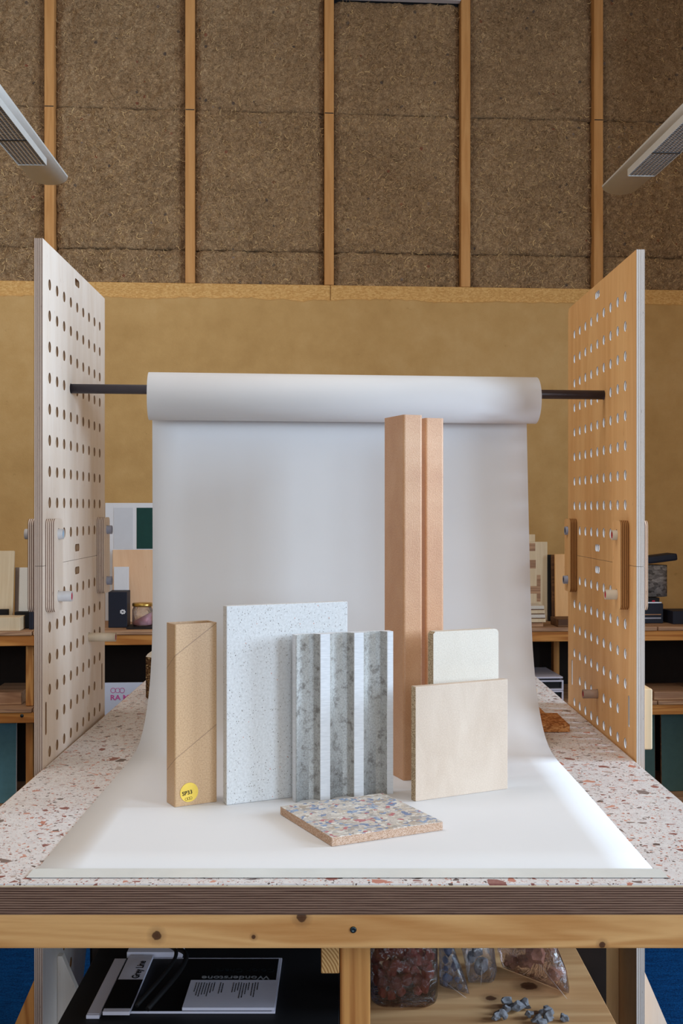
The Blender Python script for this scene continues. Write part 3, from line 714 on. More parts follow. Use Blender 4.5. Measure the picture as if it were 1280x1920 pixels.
# cardboard tube
ct = empty('cardboard_tube', (-.285, 1.897, PZ), R(29), 'rectangular kraft cardboard tube standing on end, with round yellow sticker', 'tube')
w_, d_, h_ = .078, .042, .313
tm = plate(rrect(w_/2, d_/2, w_, d_, .003, 3), [rrect(w_/2, d_/2, w_-.007, d_-.007, .002, 3)], h_-.0005)
tm.transform(Matrix.Translation((0, 0, h_/2)))
part('tube_wall', tm, M['kraft'], ct)
st = plate(circ(0, 0, .0165, 40), [], .0004); st.transform(Matrix.Rotation(R(90), 4, 'X'))
stk = part('sticker', st, M['yellow'], ct, loc=(.026, -.0005, .0228)); stk['label'] = 'round yellow sticker'
tx = text_mesh('SP33', .0096, .00015, .00012); tx.transform(Matrix.Rotation(R(90), 4, 'X')@Matrix.Rotation(R(7), 4, 'Z'))
part('lettering', tx, M['black'], stk, loc=(-.0125, -.0005, -.0048))
for k in range(3):
    hx = plate(circ(0, 0, .0027, 6), [circ(0, 0, .00235, 6)], .0003); hx.transform(Matrix.Rotation(R(90), 4, 'X'))
    part('hexagon_mark', hx, M['black'], stk, loc=(-.0052+k*.0041, -.0005, -.0112+k*.0006))
# speckled white slab
stand('composite_slab', box(0, .232, 0, .018, 0, .343, .0015, 2), M['slab'], -.198, 1.911, 25.7, 'large white speckled composite slab standing behind the grey ribbed tile', 'slab')
# flat flake board
fb_ = box(0, .1956, 0, .198, 0, .014, .0006); faces_mat(fb_, lambda n, c: n.z < .7, 1); fb_.materials.append(M['flake']); fb_.materials.append(M['chip_edge'])
stand('flake_board', fb_, M['flake'], -.0145, 1.675, 26.3, 'square multicoloured flake board lying flat in front of the samples', 'board')
# beige front board
b_ = box(0, .1957, 0, .015, 0, .2, .0012, 2); faces_mat(b_, lambda n, c: n.x < -.7, 1); b_.materials.append(M['beige']); b_.materials.append(M['clad_edge'])
stand('board_sample', b_, M['beige'], .129, 1.935, 27.1, 'square beige board standing at front right on the white paper', 'board')
# off-white board behind (rounded upper corners)
b2 = plate([(0, 0), (.14, 0)]+[(.132+.008*math.cos(R(a)), .2775+.008*math.sin(R(a))) for a in (0, 30, 60, 90)]+[(.004, .2855), (0, .2815)], [], .02, Matrix(((1, 0, 0, 0), (0, 0, 1, .010), (0, 1, 0, 0), (0, 0, 0, 1))))
b2.materials.append(M['offwhite_board']); b2.materials.append(M['clad_edge']); faces_mat(b2, lambda n, c: n.x < -.7, 1)
stand('board_sample', b2, M['offwhite_board'], .168, 2.030, 24.5, 'off-white fibre board with rounded corners standing behind the beige square board', 'board')
# two wood fibre beams
def fbeam():
    me = plate(rrect(.0195, .046, .039, .092, .004, 4), [], .688); me.transform(Matrix.Translation((0, 0, .344))); return me
stand('fibre_beam', fbeam(), M['fibre_beam'], .1168, 2.084, 21.5, 'tall brown wood-fibre beam standing behind the ribbed tile, nearer of the pair', 'beam')
stand('fibre_beam', fbeam(), M['fibre_beam'], .1640, 2.158, 21.5, 'tall brown wood-fibre beam standing to the right and rear of its twin', 'beam')
# ribbed tile
def ribbed():
    H = .291; BK = .020; rise = .0125; W_ = .183; pts = []; kinds = []
    u = 0.0
    while u < W_-.005:
        slope = [(0, 0), (.0035, .0012), (.007, .0045), (.0105, .0085), (.0145, .0110), (.019, .0123), (.028, rise)]
        for a, b in slope: pts.append((u+a, b)); kinds.append(0)
        pts.append((u+.0275+.0105-.001, rise)); kinds.append(0)
        pts.append((u+.045, .0006)); kinds.append(1)
        pts.append((u+.0460, 0)); kinds.append(1)
        u += .0632
    pts[-1] = pts[-1]; pts.append((W_, 0)); kinds.append(1)
    # kinds[i] describes the strip from i to i+1
    bm = bmesh.new(); n = 1
    lo = [bm.verts.new((a, b, 0)) for a, b in pts]; hi = [bm.verts.new((a, b, H)) for a, b in pts]
    for i in range(len(pts)-1):
        f = bm.faces.new((lo[i], lo[i+1], hi[i+1], hi[i])); f.material_index = kinds[i]
        f.smooth = (i % 10) < 6
    bl = [bm.verts.new((0, BK, 0)), bm.verts.new((W_, BK, 0))]; bh = [bm.verts.new((0, BK, H)), bm.verts.new((W_, BK, H))]
    for f in ((bl[0], bl[1], bh[1], bh[0]), (lo[0], hi[0], bh[0], bl[0]), (lo[-1], bl[1], bh[1], hi[-1])): bm.faces.new(f).material_index = 1
    bm.faces.new(lo+[bl[1], bl[0]]).material_index = 1; bm.faces.new(hi+[bh[1], bh[0]]).material_index = 1
    return bm_mesh(bm)
stand('ribbed_tile', ribbed(), [M['rib_rough'], M['rib_smooth']], -.0795, 1.928, 19.8, 'grey ribbed acoustic tile with three vertical grooves, standing in the centre', 'tile')

# ---- things on the bench behind the paper
ob = lathe([(.0001, 0), (.080, 0), (.083, .004), (.083, .113), (.078, .120), (.0001, .120)], 8)
for p in ob.polygons: p.use_smooth = False
ob.materials.append(M['hexblock']); ob.materials.append(M['offwhite_board']); faces_mat(ob, lambda n, c: n.z > .5, 1)
o = link('octagonal_block', ob, M['hexblock'], None, (-.452, 3.03, TZ+.0006), (0, 0, R(22.5))); tag(o, 'dark speckled octagonal block on the worktop, half hidden behind backdrop left edge', 'block')
o = link('cork_block', box(0, .19, 0, .15, 0, .018, .003, 2), M['cork'], None, (.333, 2.54, TZ+.0006)); tag(o, 'orange brown cork slab on worktop behind the backdrop right edge', 'block')
o = link('cork_board', box(0, .165, 0, .17, 0, .012, .001), M['cork'], None, (.335, 2.71, TZ+.0006)); tag(o, 'thin brown board under a black card, behind the cork slab', 'board')
o = link('black_card', box(0, .13, 0, .16, 0, .0015, 0), M['blackmat'], None, (.338, 2.712, TZ+.0132)); tag(o, 'black card lying on the thin brown board behind the cork slab', 'card')
lb4 = ['lowest', 'second from bottom', 'third from bottom', 'topmost']
for k in range(4):
    o = link('sample_tile', box(0, .10-.004*(k % 2), 0, .09, 0, .0105, .001), M['cream_wood'] if k < 3 else M['white'], None, (.421, 2.955, TZ+.0006+k*.0115), (0, 0, R((-2, 1.5, -1, 2)[k])))
    tag(o, 'small pale tile, %s of the stack on the worktop by the backdrop' % lb4[k], 'tile', 'tiles stacked on the worktop')

# ============================================================ BELOW THE BENCH
def fl(x, y, z=-.85):   # point on the lower shelf under a pixel
    D = -z*F/(y-CY); return ((x-CX)/F*D, D)
# booklets
bk = empty('booklet', (-.398, 1.872, SZ+.0006), 0, 'black booklet with white border and upside-down title on the lower shelf', 'booklet')
part('pages', box(0, .286, 0, .224, 0, .004, .0003), M['lilac'], bk)
part('cover', box(.0, .280, .0, .218, .0042, .0047, 0), M['black'], bk)
tx = text_mesh('Wonderstone', .0215, .0001, .0003); tx.transform(Matrix.Rotation(math.pi, 4, 'Z'))
part('lettering', tx, M['silver'], bk, loc=(.268, .140, .0050))
tx = text_mesh('Color Chart', .0215, .0001); tx.transform(Matrix.Rotation(math.pi, 4, 'Z'))
part('lettering', tx, M['screw'], bk, loc=(.276, .172, .0050))
cd = empty('leaflet_stack', (-.269, 1.872, SZ+.0058), 0, 'stack of white leaflets with columns of small text on the black booklet', 'leaflets')
part('sheets', box(0, .156, 0, .111, 0, .005, .0003), M['lilac'], cd)
bm = bmesh.new()
for grp, x0, nl, y1 in (('a', .012, 3, .09), ('b', .026, 5, .085), ('c', .055, 2, .085), ('d', .078, 7, .09), ('e', .112, 3, .095)):
    for k in range(nl):
        L = random.uniform(.03, .06); x = x0+k*.0046; y_ = .100-random.uniform(0, .004)
        while y_ > .100-L:
            q = random.uniform(.003, .008); add_box(bm, x-.0007, x+.0007, y_-q, y_, .0052, .0054); y_ -= q+.0012
part('printed_lines', bm_mesh(bm), M['black'], cd)['kind'] = 'stuff'
bk2 = empty('booklet', (-.4215, 1.853, SZ+.0006), 0, 'black and white booklet with sideways title at far left of lower shelf', 'booklet')
part('pages', box(-.005, .017, 0, .235, 0, .006, .0003), M['lilac'], bk2)
part('cover', box(.018, .0215, .02, .235, 0, .0064, 0), M['black'], bk2)
wp = part('title_panel', box(-.003, .0165, .005, .23, .0062, .0066, 0), M['lilac'], bk2)
bk3 = empty('booklet', (-.3990, 1.853, SZ+.0066), 0, 'black booklet with white title block, lying under looped black strap', 'booklet')
part('pages', box(0, .045, 0, .2351, 0, .006, .0003), M['lilac'], bk3)
part('cover', box(0, .045, .012, .126, .0062, .0066, 0), M['black'], bk3)
tx = text_mesh('Grey Line', .019, .0001, .0004); tx.transform(Matrix.Rotation(R(90), 4, 'Z'))
part('lettering', tx, M['black'], bk3, loc=(.036, .131, .0066))
# looped straps
for k, (ax, bx, zz) in enumerate(((-.315, -.345, .0), (-.345, -.37, .0))):
    pts = []
    for i in range(26):
        a = math.pi*(i/25)-.3; pts.append((ax+.035*math.sin(a)+k*.012, 1.86+.22*i/25, SZ+.020+.022*math.sin(a)+.006*k))
    o = link('strap', rod_mesh([(p[0]-pts[0][0], p[1]-pts[0][1], p[2]-pts[0][2]) for p in pts], .0045-.001*k, 8), M['blackmat'], None, pts[0])
    tag(o, ('glossy black strap arching over the booklets, right one of the two', 'glossy black strap arching over the booklets, left one of the two')[k], 'strap')
o = link('white_carton', box(0, .105, 0, .035, 0, .0115, .0005), M['lilac'], None, (-.407, 2.104, SZ+.0006))
tag(o, 'white carton at the back of the dark lower shelf, directly under the beam', 'carton')
# loose stones
rocks = [rock(i, 2, .85, 1, .9, .8) for i in range(5)]
loose = [(952, 1887, 19), (948, 1899, 15), (968, 1896, 19), (984, 1892, 19), (991, 1909, 13), (1022, 1904, 15), (930, 1913, 17), (942, 1911, 16), (1008, 1921, 17), (1028, 1918, 20), (1057, 1915, 13), (1018, 1924, 14)]
pos = ['in the left-hand clump, rearmost', 'in the left-hand clump, front left', 'in the middle of the clump', 'at the right end of the clump', 'alone in front of the clump', 'alone, pale and pointed, right of the clump', 'nearest left, darker one of a pair', 'nearest left, right one of a pair', 'at the front edge of the frame', 'largest at the front edge, right of centre', 'farthest right, alone near the knots', 'cut off by the bottom of the picture']
for k, (x, y, s_) in enumerate(loose):
    X, D = fl(x, y); r_ = s_/2/F*D*1.12
    o = link('pumice_stone', rocks[k % 5].copy() if k < 5 else bpy.data.objects['pumice_stone'].data, M['greystone'], None, (X, D, SZ+.0003), (0, 0, k*1.7))
    o.scale = (r_, r_*(.9+.2*(k % 3)), r_*(1+.15*(k % 2))); tag(o, 'small grey pumice stone '+pos[k], 'stone', 'loose pumice stones on the lower shelf')
    if k >= 5: o.data = rocks[k % 5]; 
    if not o.data.materials: o.data.materials.append(M['greystone'])
# clear tub of red lava
tc = fl(762, 1893); TX, TY, TR = .108, 1.945, .0575
tb = empty('clear_tub', (TX, TY, SZ+.0006), 0, 'clear plastic tub full of red lava stones on the plywood shelf', 'tub')
out = rrect(0, 0, TR*2, TR*2, .024, 5)
bm = bmesh.new(); rings = []
for z, s_ in ((0, .86), (.006, .97), (.015, 1), (.165, 1.0), (.170, .93)): rings.append([bm.verts.new((p[0]*s_, p[1]*s_, z)) for p in out])
for a, b in zip(rings, rings[1:]):
    for i in range(len(out)): bm.faces.new((a[i], a[(i+1) % len(out)], b[(i+1) % len(out)], b[i])).smooth = True
bm.faces.new(rings[0]); part('tub_wall', bm_mesh(bm), M['tub'], tb)
part('lid', box(-TR-.002, TR+.002, -TR-.002, TR+.002, .171, .183, .004, 2), M['redlid'] if 'redlid' in M else M['pvc_blue'], tb)
rr_ = [rock(20+i, 2, .4) for i in range(6)]
for q in rr_: q.materials.append(M['redstone'])
kk = 0
def fill(cx, cy, z0, z1, inside, size, meshes, mat, name, label, group, seed, jit=.3):
    rd = random.Random(seed); placed = []
    tries = 0
    while tries < 4000:
        tries += 1
        p = (cx+rd.uniform(-.1, .1), cy+rd.uniform(-.06, .06), rd.uniform(z0, z1)); s_ = size*rd.uniform(1-jit, 1+jit)
        if not inside(p, s_): continue
        if any((p[0]-q[0])**2+(p[1]-q[1])**2+(p[2]-q[2])**2 < (.86*(s_+q[3]))**2 for q in placed): continue
        placed.append((*p, s_))
        if len(placed) >= 110: break
    for k, p in enumerate(placed):
        me = meshes[k % len(meshes)]
        o = bpy.data.objects.new(name, me); COL.objects.link(o)
        o.location = (p[0], p[1], p[2]-p[3]*.9); o.scale = (p[3],)*3; o.rotation_euler = (0, 0, rd.uniform(0, 6.28))
        tag(o, label, 'stone', group)
    return placed
def in_tub(p, s_):
    m_ = TR-s_-.002; return abs(p[0]-TX) < m_ and abs(p[1]-TY) < m_ and p[2]-s_*1.1 > SZ+.004 and p[1] < TY+.03
fill(TX, TY, SZ+.01, SZ+.16, in_tub, .0105, rr_, M['redstone'], 'lava_stone', 'rough red lava stone inside the clear tub', 'red lava stones in the clear tub', 5)
# crumpled clear bags
def bag(name, outline_px, Dfun, thick, film, label, seed, seal):
    pts = [(x, y) for x, y in outline_px]; dense = []
    for a, b in zip(pts, pts[1:]+pts[:1]):
        n_ = max(2, int(math.dist(a, b)/6)); dense += [(a[0]+(b[0]-a[0])*t/n_, a[1]+(b[1]-a[1])*t/n_) for t in range(n_)]
    W3 = []
    for x, y in dense:
        D = Dfun(x); W3.append(Vector(((x-CX)/F*D, D, max(CZ-(y-CY)/F*D, SZ+.0010))))
    c = sum(W3, Vector())/len(W3); c.z = max(c.z, SZ+.03); base = Vector((c.x, c.y, SZ))
    bm = bmesh.new(); n_ = len(W3); K = 9; rf = []; rb = []
    for k in range(K+1):
        t = k/K; zf = thick*math.sqrt(max(0, 1-t**2.4))
        ringf = []; ringb = []
        for i, p in enumerate(W3):
            q = c+(p-c)*t; cr_ = .004*noise.noise(q*55+Vector((seed, 0, 0)))*(1-t*.5)+.003*noise.noise(q*130+Vector((0, seed, 0)))*(1-t)
            vf = Vector((q.x, q.y-zf+cr_, q.z)); vb = Vector((q.x, q.y+zf*.8, q.z))
            for v_ in (vf, vb): v_.z = max(v_.z, SZ+.0010)
            ringf.append(bm.verts.new(vf-base)); ringb.append(bm.verts.new(vb-base) if k < K else ringf[-1])
        rf.append(ringf); rb.append(ringb)
    for rg in (rf, rb):
        for a, b in zip(rg[1:], rg[2:]):
            for i in range(n_): bm.faces.new((a[i], a[(i+1) % n_], b[(i+1) % n_], b[i])).smooth = True
        try: bm.faces.new(rg[1])
        except Exception: pass
    for v_ in rf[0]+rb[0]:
        if v_.is_valid and not v_.link_faces: bm.verts.remove(v_)
    e_ = empty(name, base, 0, label, 'bag'); part('film', bm_mesh(bm), film, e_)
    s0, s1 = [Vector(((x-CX)/F*Dfun(x), Dfun(x)-thick*.95, CZ-(y-CY)/F*Dfun(x)))-base for x, y in seal]
    part('seam', rod_mesh([s0*.9+s1*.1, (s0+s1)/2+Vector((0, -.001, 0)), s1*.85+s0*.15], .00022, 5), M['pvc'], e_)
    # inside test for contents: polygon in xz
    P2 = [(p.x, p.z) for p in W3]
    def inside(p, s_):
        D = c.y; mx = False; j = len(P2)-1
        for i in range(len(P2)):
            if ((P2[i][1] > p[2]) != (P2[j][1] > p[2])) and (p[0] < (P2[j][0]-P2[i][0])*(p[2]-P2[i][1])/(P2[j][1]-P2[i][1]+1e-9)+P2[i][0]): mx = not mx
            j = i
        if not mx: return False
        dm = min(math.dist((p[0], p[2]), q) for q in P2)
        if dm < s_*1.1: return False
        x = CX+p[0]/p[1]*F; return abs(p[1]-Dfun(x)) < thick*.42-s_*.9 and p[2]-s_ > SZ+.003
    return inside, c
bs = [rock(40+i, 1, .5) for i in range(4)]; gs = [rock(50+i, 2, .5) for i in range(4)]; ps = [rock(60+i, 2, .5, 1.2, 1, .8) for i in range(4)]
for L_, m_ in ((bs, 'bluestone'), (gs, 'greystone'), (ps, 'pinkstone')):
    for q in L_: q.materials.append(M[m_])
ins, c = bag('stone_bag', [(826, 1690), (846, 1700), (852, 1780), (864, 1812), (874, 1842), (880, 1864), (858, 1862), (836, 1854), (824, 1846), (822, 1760)], lambda x: 1.965-(x-850)*.0006, .034, M['filmblue'], 'clear plastic bag of blue-grey grit tapering to a point, beside the tub', 3, ((824, 1822), (878, 1862)))
fill(c.x, c.y, SZ, SZ+.12, ins, .0075, bs, None, 'grit_stone', 'small blue-grey stone inside the pointed clear bag', 'blue-grey stones in the pointed bag', 7)
ins, c = bag('stone_bag', [(868, 1690), (920, 1690), (926, 1780), (932, 1822), (926, 1838), (905, 1858), (888, 1861), (880, 1850), (870, 1800), (860, 1760)], lambda x: 1.995, .036, M['film'], 'clear plastic bag of chunky grey stones in the middle of the shelf', 9, ((900, 1785), (896, 1840)))
fill(c.x, c.y, SZ, SZ+.12, ins, .0135, gs, None, 'grey_stone', 'chunky grey stone inside the middle clear bag', 'grey stones in the middle bag', 8)
ins, c = bag('stone_bag', [(940, 1690), (1030, 1690), (1046, 1780), (1062, 1820), (1067, 1850), (1066, 1868), (1040, 1860), (1000, 1851), (965, 1838), (944, 1822), (932, 1780)], lambda x: 2.055-(x-950)*.0009, .045, M['filmpink'], 'large clear plastic bag of pinkish red rocks at the right on the shelf', 15, ((995, 1780), (1064, 1866)))
fill(c.x, c.y, SZ, SZ+.13, ins, .0185, ps, None, 'pink_rock', 'pinkish red rock inside the large clear bag', 'pink rocks in the large bag', 11)

# ============================================================ SHELF RACK AGAINST THE WALL
rk = empty('shelf_rack', WW(0, 0, -CZ), A, 'long pine shelf rack along the clay plastered wall behind the bench', 'shelf')
def rl_box(name, u0, u1, v0, v1, z0, z1, mat, par=rk, bev=.002): return link(name, box(u0, u1, -v1, -v0, z0+CZ, z1+CZ, bev), mat, par)
ULs = (-2.2, -1.225, .05, 1.235, 2.3)
for zt, nm in ((-.4655, 'top'), (-.762, 'mid'), (-1.15, 'low')):
    for a, b in zip(ULs, ULs[1:]): rl_box('shelf_plank', a+.002, b-.002, .015, .47, zt-.016, zt, M['plank'])
    rl_box('front_rail', -2.2, 2.3, .425, .465, zt-.0165-.040, zt-.0165, M['pine_x'])
    rl_box('rear_rail', -2.2, 2.3, .015, .05, zt-.0165-.040, zt-.0165, M['pine_x'])
for u in (-1.245, -.02, 1.56):
    for z0, z1 in ((-.76, -.523), (-1.148, -.8195)):
        rl_box('post', u-.014, u+.014, .40, .4245, z0, z1, M['pine_z'])
    rl_box('cleat', u+.015, u+.042, .405, .4245, -.56, -.523, M['pine_z'])
    rl_box('post', u-.014, u+.014, .40, .4245, -CZ+.002, -1.208, M['pine_z'])
u = WP(1043, 1230, .1)[0]; rl_box('post', u-.013, u+.013, .06, .10, -.76, -.523, M['pine_z'])
rl_box('shade_board', -2.2, 2.3, .0125, .0145, -1.40, -.524, M['shade_dark'], bev=0)  # added dark sheet that makes the rack bays read as shaded
for x, y in ((45, 1188), (41, 1342)):
    u_, z_ = WP(x, y, .466); s_ = lathe([(.0001, 0), (.007, 0), (.006, .003), (.0001, .003)], 12); s_.transform(Matrix.Rotation(R(90), 4, 'X')); link('screw', s_, M['screw'], rk, (u_, -.465, z_+CZ))
STZ = -.4655+.0008; SMZ = -.762+.0008; SLZ = -1.15+.0008
def bx(name, x0, x1, ytop, zb, v, dep, mat, label, cat, lean=0.0, group=None, bev=.0015, ybot=None):
    """box on the rack: pixel x-range / top at depth v of its front face, standing on zb"""
    u0, z1 = WP(x0, ytop, v); u1, _ = WP(x1, ytop, v)
    if ybot is not None: zb = WP(x0, ybot, v)[1]
    o = link(name, box(-(u1-u0)/2, (u1-u0)/2, 0, dep, 0, z1-zb, bev), mat, None, WW((u0+u1)/2, v, zb), (R(-lean), 0, A))
    return tag(o, label, cat, group)
# left end
bx('wood_board', -20, 22, 1032, STZ, .30, .018, M['cream_wood'], 'pale wood board leaning on shelf at the far left of the photo', 'board', 8)
bx('grey_board', 27, 41, 1064, STZ, .24, .02, M['board_grey'], 'narrow grey board standing on the top shelf left of the cream tile', 'board', 3)
bx('cream_tile', 34, 60, 1064, STZ, .29, .012, M['offwhite_board'], 'cream tile leaning on top shelf just left of the left board', 'tile', 5)
bx('wood_offcut', -20, 37, 1158, STZ, .455, .10, M['cream_wood'], 'flat pale offcut lying on the top shelf at far left, above a rail', 'offcut')
bx('tile_stand', -5, 14, 1143, STZ+.0, .34, .03, M['blackmat'], 'small black tile stand beneath the leaning pale wood board', 'stand')
bx('tile_stand', 27, 56, 1148, STZ+.0, .36, .05, M['blackmat'], 'small black tile stand beneath the cream tile', 'stand')
bx('navy_carton', 54, 62, 1135, STZ, .40, .06, M['navy'], 'dark blue carton on top shelf just left of the left board edge', 'carton')
# framed colour panel leaning on the wall
u0, z1 = WP(197, 943, .08); u1, _ = WP(430, 943, .08)
cp = empty('display_board', WW((u0+u1)/2, .08, STZ), A, 'white display panel with pale grey and dark green rectangles leaning on the wall', 'panel')
wd_ = (u1-u0); hh = z1-STZ
part('backing', box(-wd_/2, wd_/2, 0, .012, 0, hh, .001), M['white'], cp)
for x0, x1, mt in ((213, 249, 'greyc'), (256, 300, 'green'), (310, 350, 'pinkstone')):
    a = WP(x0, 952, .082)[0]-(u0+u1)/2; b = WP(x1, 952, .082)[0]-(u0+u1)/2
    zt = WP(x0, 952, .082)[1]-STZ; zb = WP(x0, 1029, .082)[1]-STZ
    part('colour_field', box(a, b, -.0012, -.0002, zb, zt, 0), M[mt], cp)
bx('plywood_sheet', 211, 330, 1031, STZ, .14, .012, M['peach'], 'peach coloured plywood sheet standing in front of display panel', 'board', 0)
bx('navy_box', 203, 238, 1110, STZ, .36, .11, M['navy'], 'black square box with white splash logo on the top shelf', 'box')
u_, z_ = WP(232, 1133, .3615)
lg = empty('tmp'); bpy.data.objects.remove(lg)
bmx = bmesh.new()
for k in range(7):
    a = k*.9; add_box(bmx, .008*math.cos(a)-.003, .008*math.cos(a)+.003, -.0006, 0, .006*math.sin(a)-.003, .006*math.sin(a)+.004)
box_o = [o for o in bpy.data.objects if o.name.startswith('navy_box')][0]
q = part('splash_logo', bm_mesh(bmx), M['white'], box_o, loc=(.020, -.0004, .062)); q['label'] = 'white splash logo'
bx('white_card', 213, 241, 1063, STZ, .20, .02, M['white'], 'white card with rounded corner standing behind black box', 'card')
# jar
u_, _ = WP(267, 1118, .34); jr = .040
jar = empty('glass_jar', WW(u_, .34, STZ+.0065), A, 'glass jar of pink powder with brass lid on the top shelf', 'jar')
part('glass', lathe([(.001, 0), (jr-.003, 0), (jr, .005), (jr, .062), (jr-.004, .072), (jr-.006, .077)], 32), M['glass'], jar)
def powder():
    me = lathe([(.001, .003), (jr-.005, .003), (jr-.003, .006), (jr-.003, .05), (.001, .05)], 32)
    for v in me.vertices:
        if v.co.z > .03: v.co.z = .034+v.co.x*.5
    return me
part('powder', powder(), M['pink'], jar)
part('lid', lathe([(.001, .0765), (jr-.001, .0765), (jr, .079), (jr, .087), (jr-.003, .090), (.001, .0895)], 32), M['gold'], jar)
o = bx('dark_tray', 246, 290, 1157, STZ, .42, .14, M['blackmat'], 'thin dark tray under the glass jar of pink powder', 'tray'); o.scale = (1, 1, 1)
zt_ = .0055; o.data = box(-.065, .065, 0, .14, 0, zt_, .001); o.data.materials.append(M['blackmat'])
# leaning poster
u0, z1 = WP(160, 1282, .50); u1, _ = WP(300, 1282, .50)
ps_ = empty('poster', WW((u0+u1)/2, .485, -CZ+.001), A, 'pale blue-white poster with pink hexagons and lettering leaning on the rack', 'poster')
part('sheet', box(-(u1-u0)/2, (u1-u0)/2, -.004, 0, 0, z1+CZ, .0005), M['poster'], ps_)
uc = (u0+u1)/2
def at_poster(x, y): a, z = WP(x, y, .49); return (a-uc, -.0047, z+CZ)
for k, x in enumerate((212, 220.5, 229)):
    hx = plate(circ(0, 0, .0105, 6 if k == 1 else 8), [circ(0, 0, .0085, 6 if k == 1 else 8)], .0006); hx.transform(Matrix.Rotation(R(90), 4, 'X'))
    part('hexagon_mark', hx, M['magenta'], ps_, loc=at_poster(x, 1295))
tx = text_mesh('RA MA', .0275, .0003, .0006); tx.transform(Matrix.Rotation(R(90), 4, 'X')@Matrix.Scale(1.12, 4, (1, 0, 0)))
part('lettering', tx, M['magenta'], ps_, loc=at_poster(206.5, 1313))
# right: patchwork board, tiles, boards
u0, z1 = WP(960, 1016, .20); u1, _ = WP(1026, 1016, .20); uc2 = (u0+u1)/2
pb = empty('patchwork_board', WW(uc2, .20, STZ), A, 'pale wood board with inlaid tan squares standing right of backdrop', 'board')
H_ = z1-STZ
part('panel', box(-(u1-u0)/2, (u1-u0)/2, 0, .018, 0, H_, .001), M['cream_wood'], pb)
for x0, x1, y0, y1 in ((975, 1003, 1018.5, 1033), (975, 1004, 1050, 1066), (1006, 1013, 1078, 1128), (975, 1006, 1099, 1113)):
    a, zt = WP(x0, y0, .2); b, zb = WP(x1, y1, .2)
    part('inlay', box(a-uc2, b-uc2, -.0008, 0, zb-STZ, zt-STZ, 0), M['plank'], pb)
bx('pale_block', 960, 1003, 1002, STZ, .16, .02, M['cream_wood'], 'taller pale board peeking out behind the patchwork board', 'board')
nm5 = ['lowest', 'second lowest', 'middle', 'second highest', 'topmost']
for k, (y0, y1, x1) in enumerate(((1159, 1165.5, 1018), (1151.5, 1157, 1023), (1143.5, 1149, 1022), (1135.5, 1142, 1021), (1125, 1133, 1020))):
    zb_ = STZ+k*.0175
    u0, _ = WP(975, y0, .44); u1, _ = WP(x1, y0, .44)
    o = link('tile_sample', box(-(u1-u0)/2, (u1-u0)/2, 0, .12, 0, .0135, .001), [M['plank'], M['cream_wood'], M['offwhite_board'], M['cream_wood'], M['offwhite_board']][k], None, WW((u0+u1)/2, .44, zb_), (0, 0, A))
    tag(o, 'flat square tile sample, %s in the stack beside the backdrop on the shelf' % nm5[k], 'tile', 'tile samples stacked on the top shelf')
    if k < 4:
        o = link('felt_spacer', box(-(u1-u0)/2+.003, (u1-u0)/2-.003, .003, .115, 0, .0036, 0), M['darkwood'], None, WW((u0+u1)/2, .44, zb_+.0137), (0, 0, A)); tag(o, 'dark sheet lying on the %s tile sample of the stack' % nm5[k], 'sheet', 'dark sheets between the tile samples')
bx('black_board', 1028, 1036, 1040, STZ, .22, .02, M['blackmat'], 'thin black board standing on the top shelf beside right board', 'board', 4)
bx('wood_board', 1036, 1041, 1040, STZ, .26, .02, M['darkwood'], 'thin brown board on edge between black board and pale veneer board', 'board', 3)
bx('veneer_board', 1041, 1072, 1039, STZ, .28, .012, M['tan_ply'], 'tan veneer board standing on the top shelf behind the right board', 'board', 2)
bx('flat_sample', 1046, 1090, 1161, STZ, .46, .12, M['darkwood'], 'flat reddish brown sample lying on shelf edge by right board', 'sample')
# far right: stone roll, cases
u_, z1 = WP(1232, 1048, .26)
sr_ = empty('stone_roll', WW(WP(1226, 1100, .26)[0], .26, STZ+.118), A, 'mottled grey roll standing on dark cases behind right board', 'roll')
part('roll_body', lathe([(.001, 0), (.052, 0), (.052, .13), (.001, .13)], 28), M['stonegrey'], sr_)
cp_ = part('cap', box(-.09, .075, -.05, .05, 0, .030, .010, 2), M['navy'], sr_, loc=(.01, 0, .1315)); cp_.rotation_euler = (0, R(-7), 0); cp_.location.z = .142
bx('dark_case', 1190, 1243, 1132, STZ, .34, .16, M['navy'], 'lower dark case with pale stripes on the shelf right of right board', 'case')
o = [q for q in bpy.data.objects if q.name.startswith('dark_case')][0]
part('stripe', box(-.05, .05, -.001, 0, .018, .024, 0), M['pvc_blue'], o); part('stripe', box(-.05, .05, -.001, 0, .034, .038, 0), M['plank'], o)
hb = WP(1190, 1132, .34)[1]
o = bx('dark_case', 1190, 1236, 1121, hb+.001, .33, .15, M['blackmat'], 'thin upper black case under the mottled grey roll', 'case')
part('clip', box(.02, .032, -.002, 0, .004, .012, 0), M['red'], o)
sr_.location.z = CZ+WP(1190, 1121, .33)[1]+.002
part('rim', box(-.06, .06, -.002, 0, .0, .005, 0), M['silver'], o)
bx('black_case', 1261, 1310, 1146, STZ, .38, .12, M['navy'], 'dark blue flat case lying on the shelf at far right', 'case')
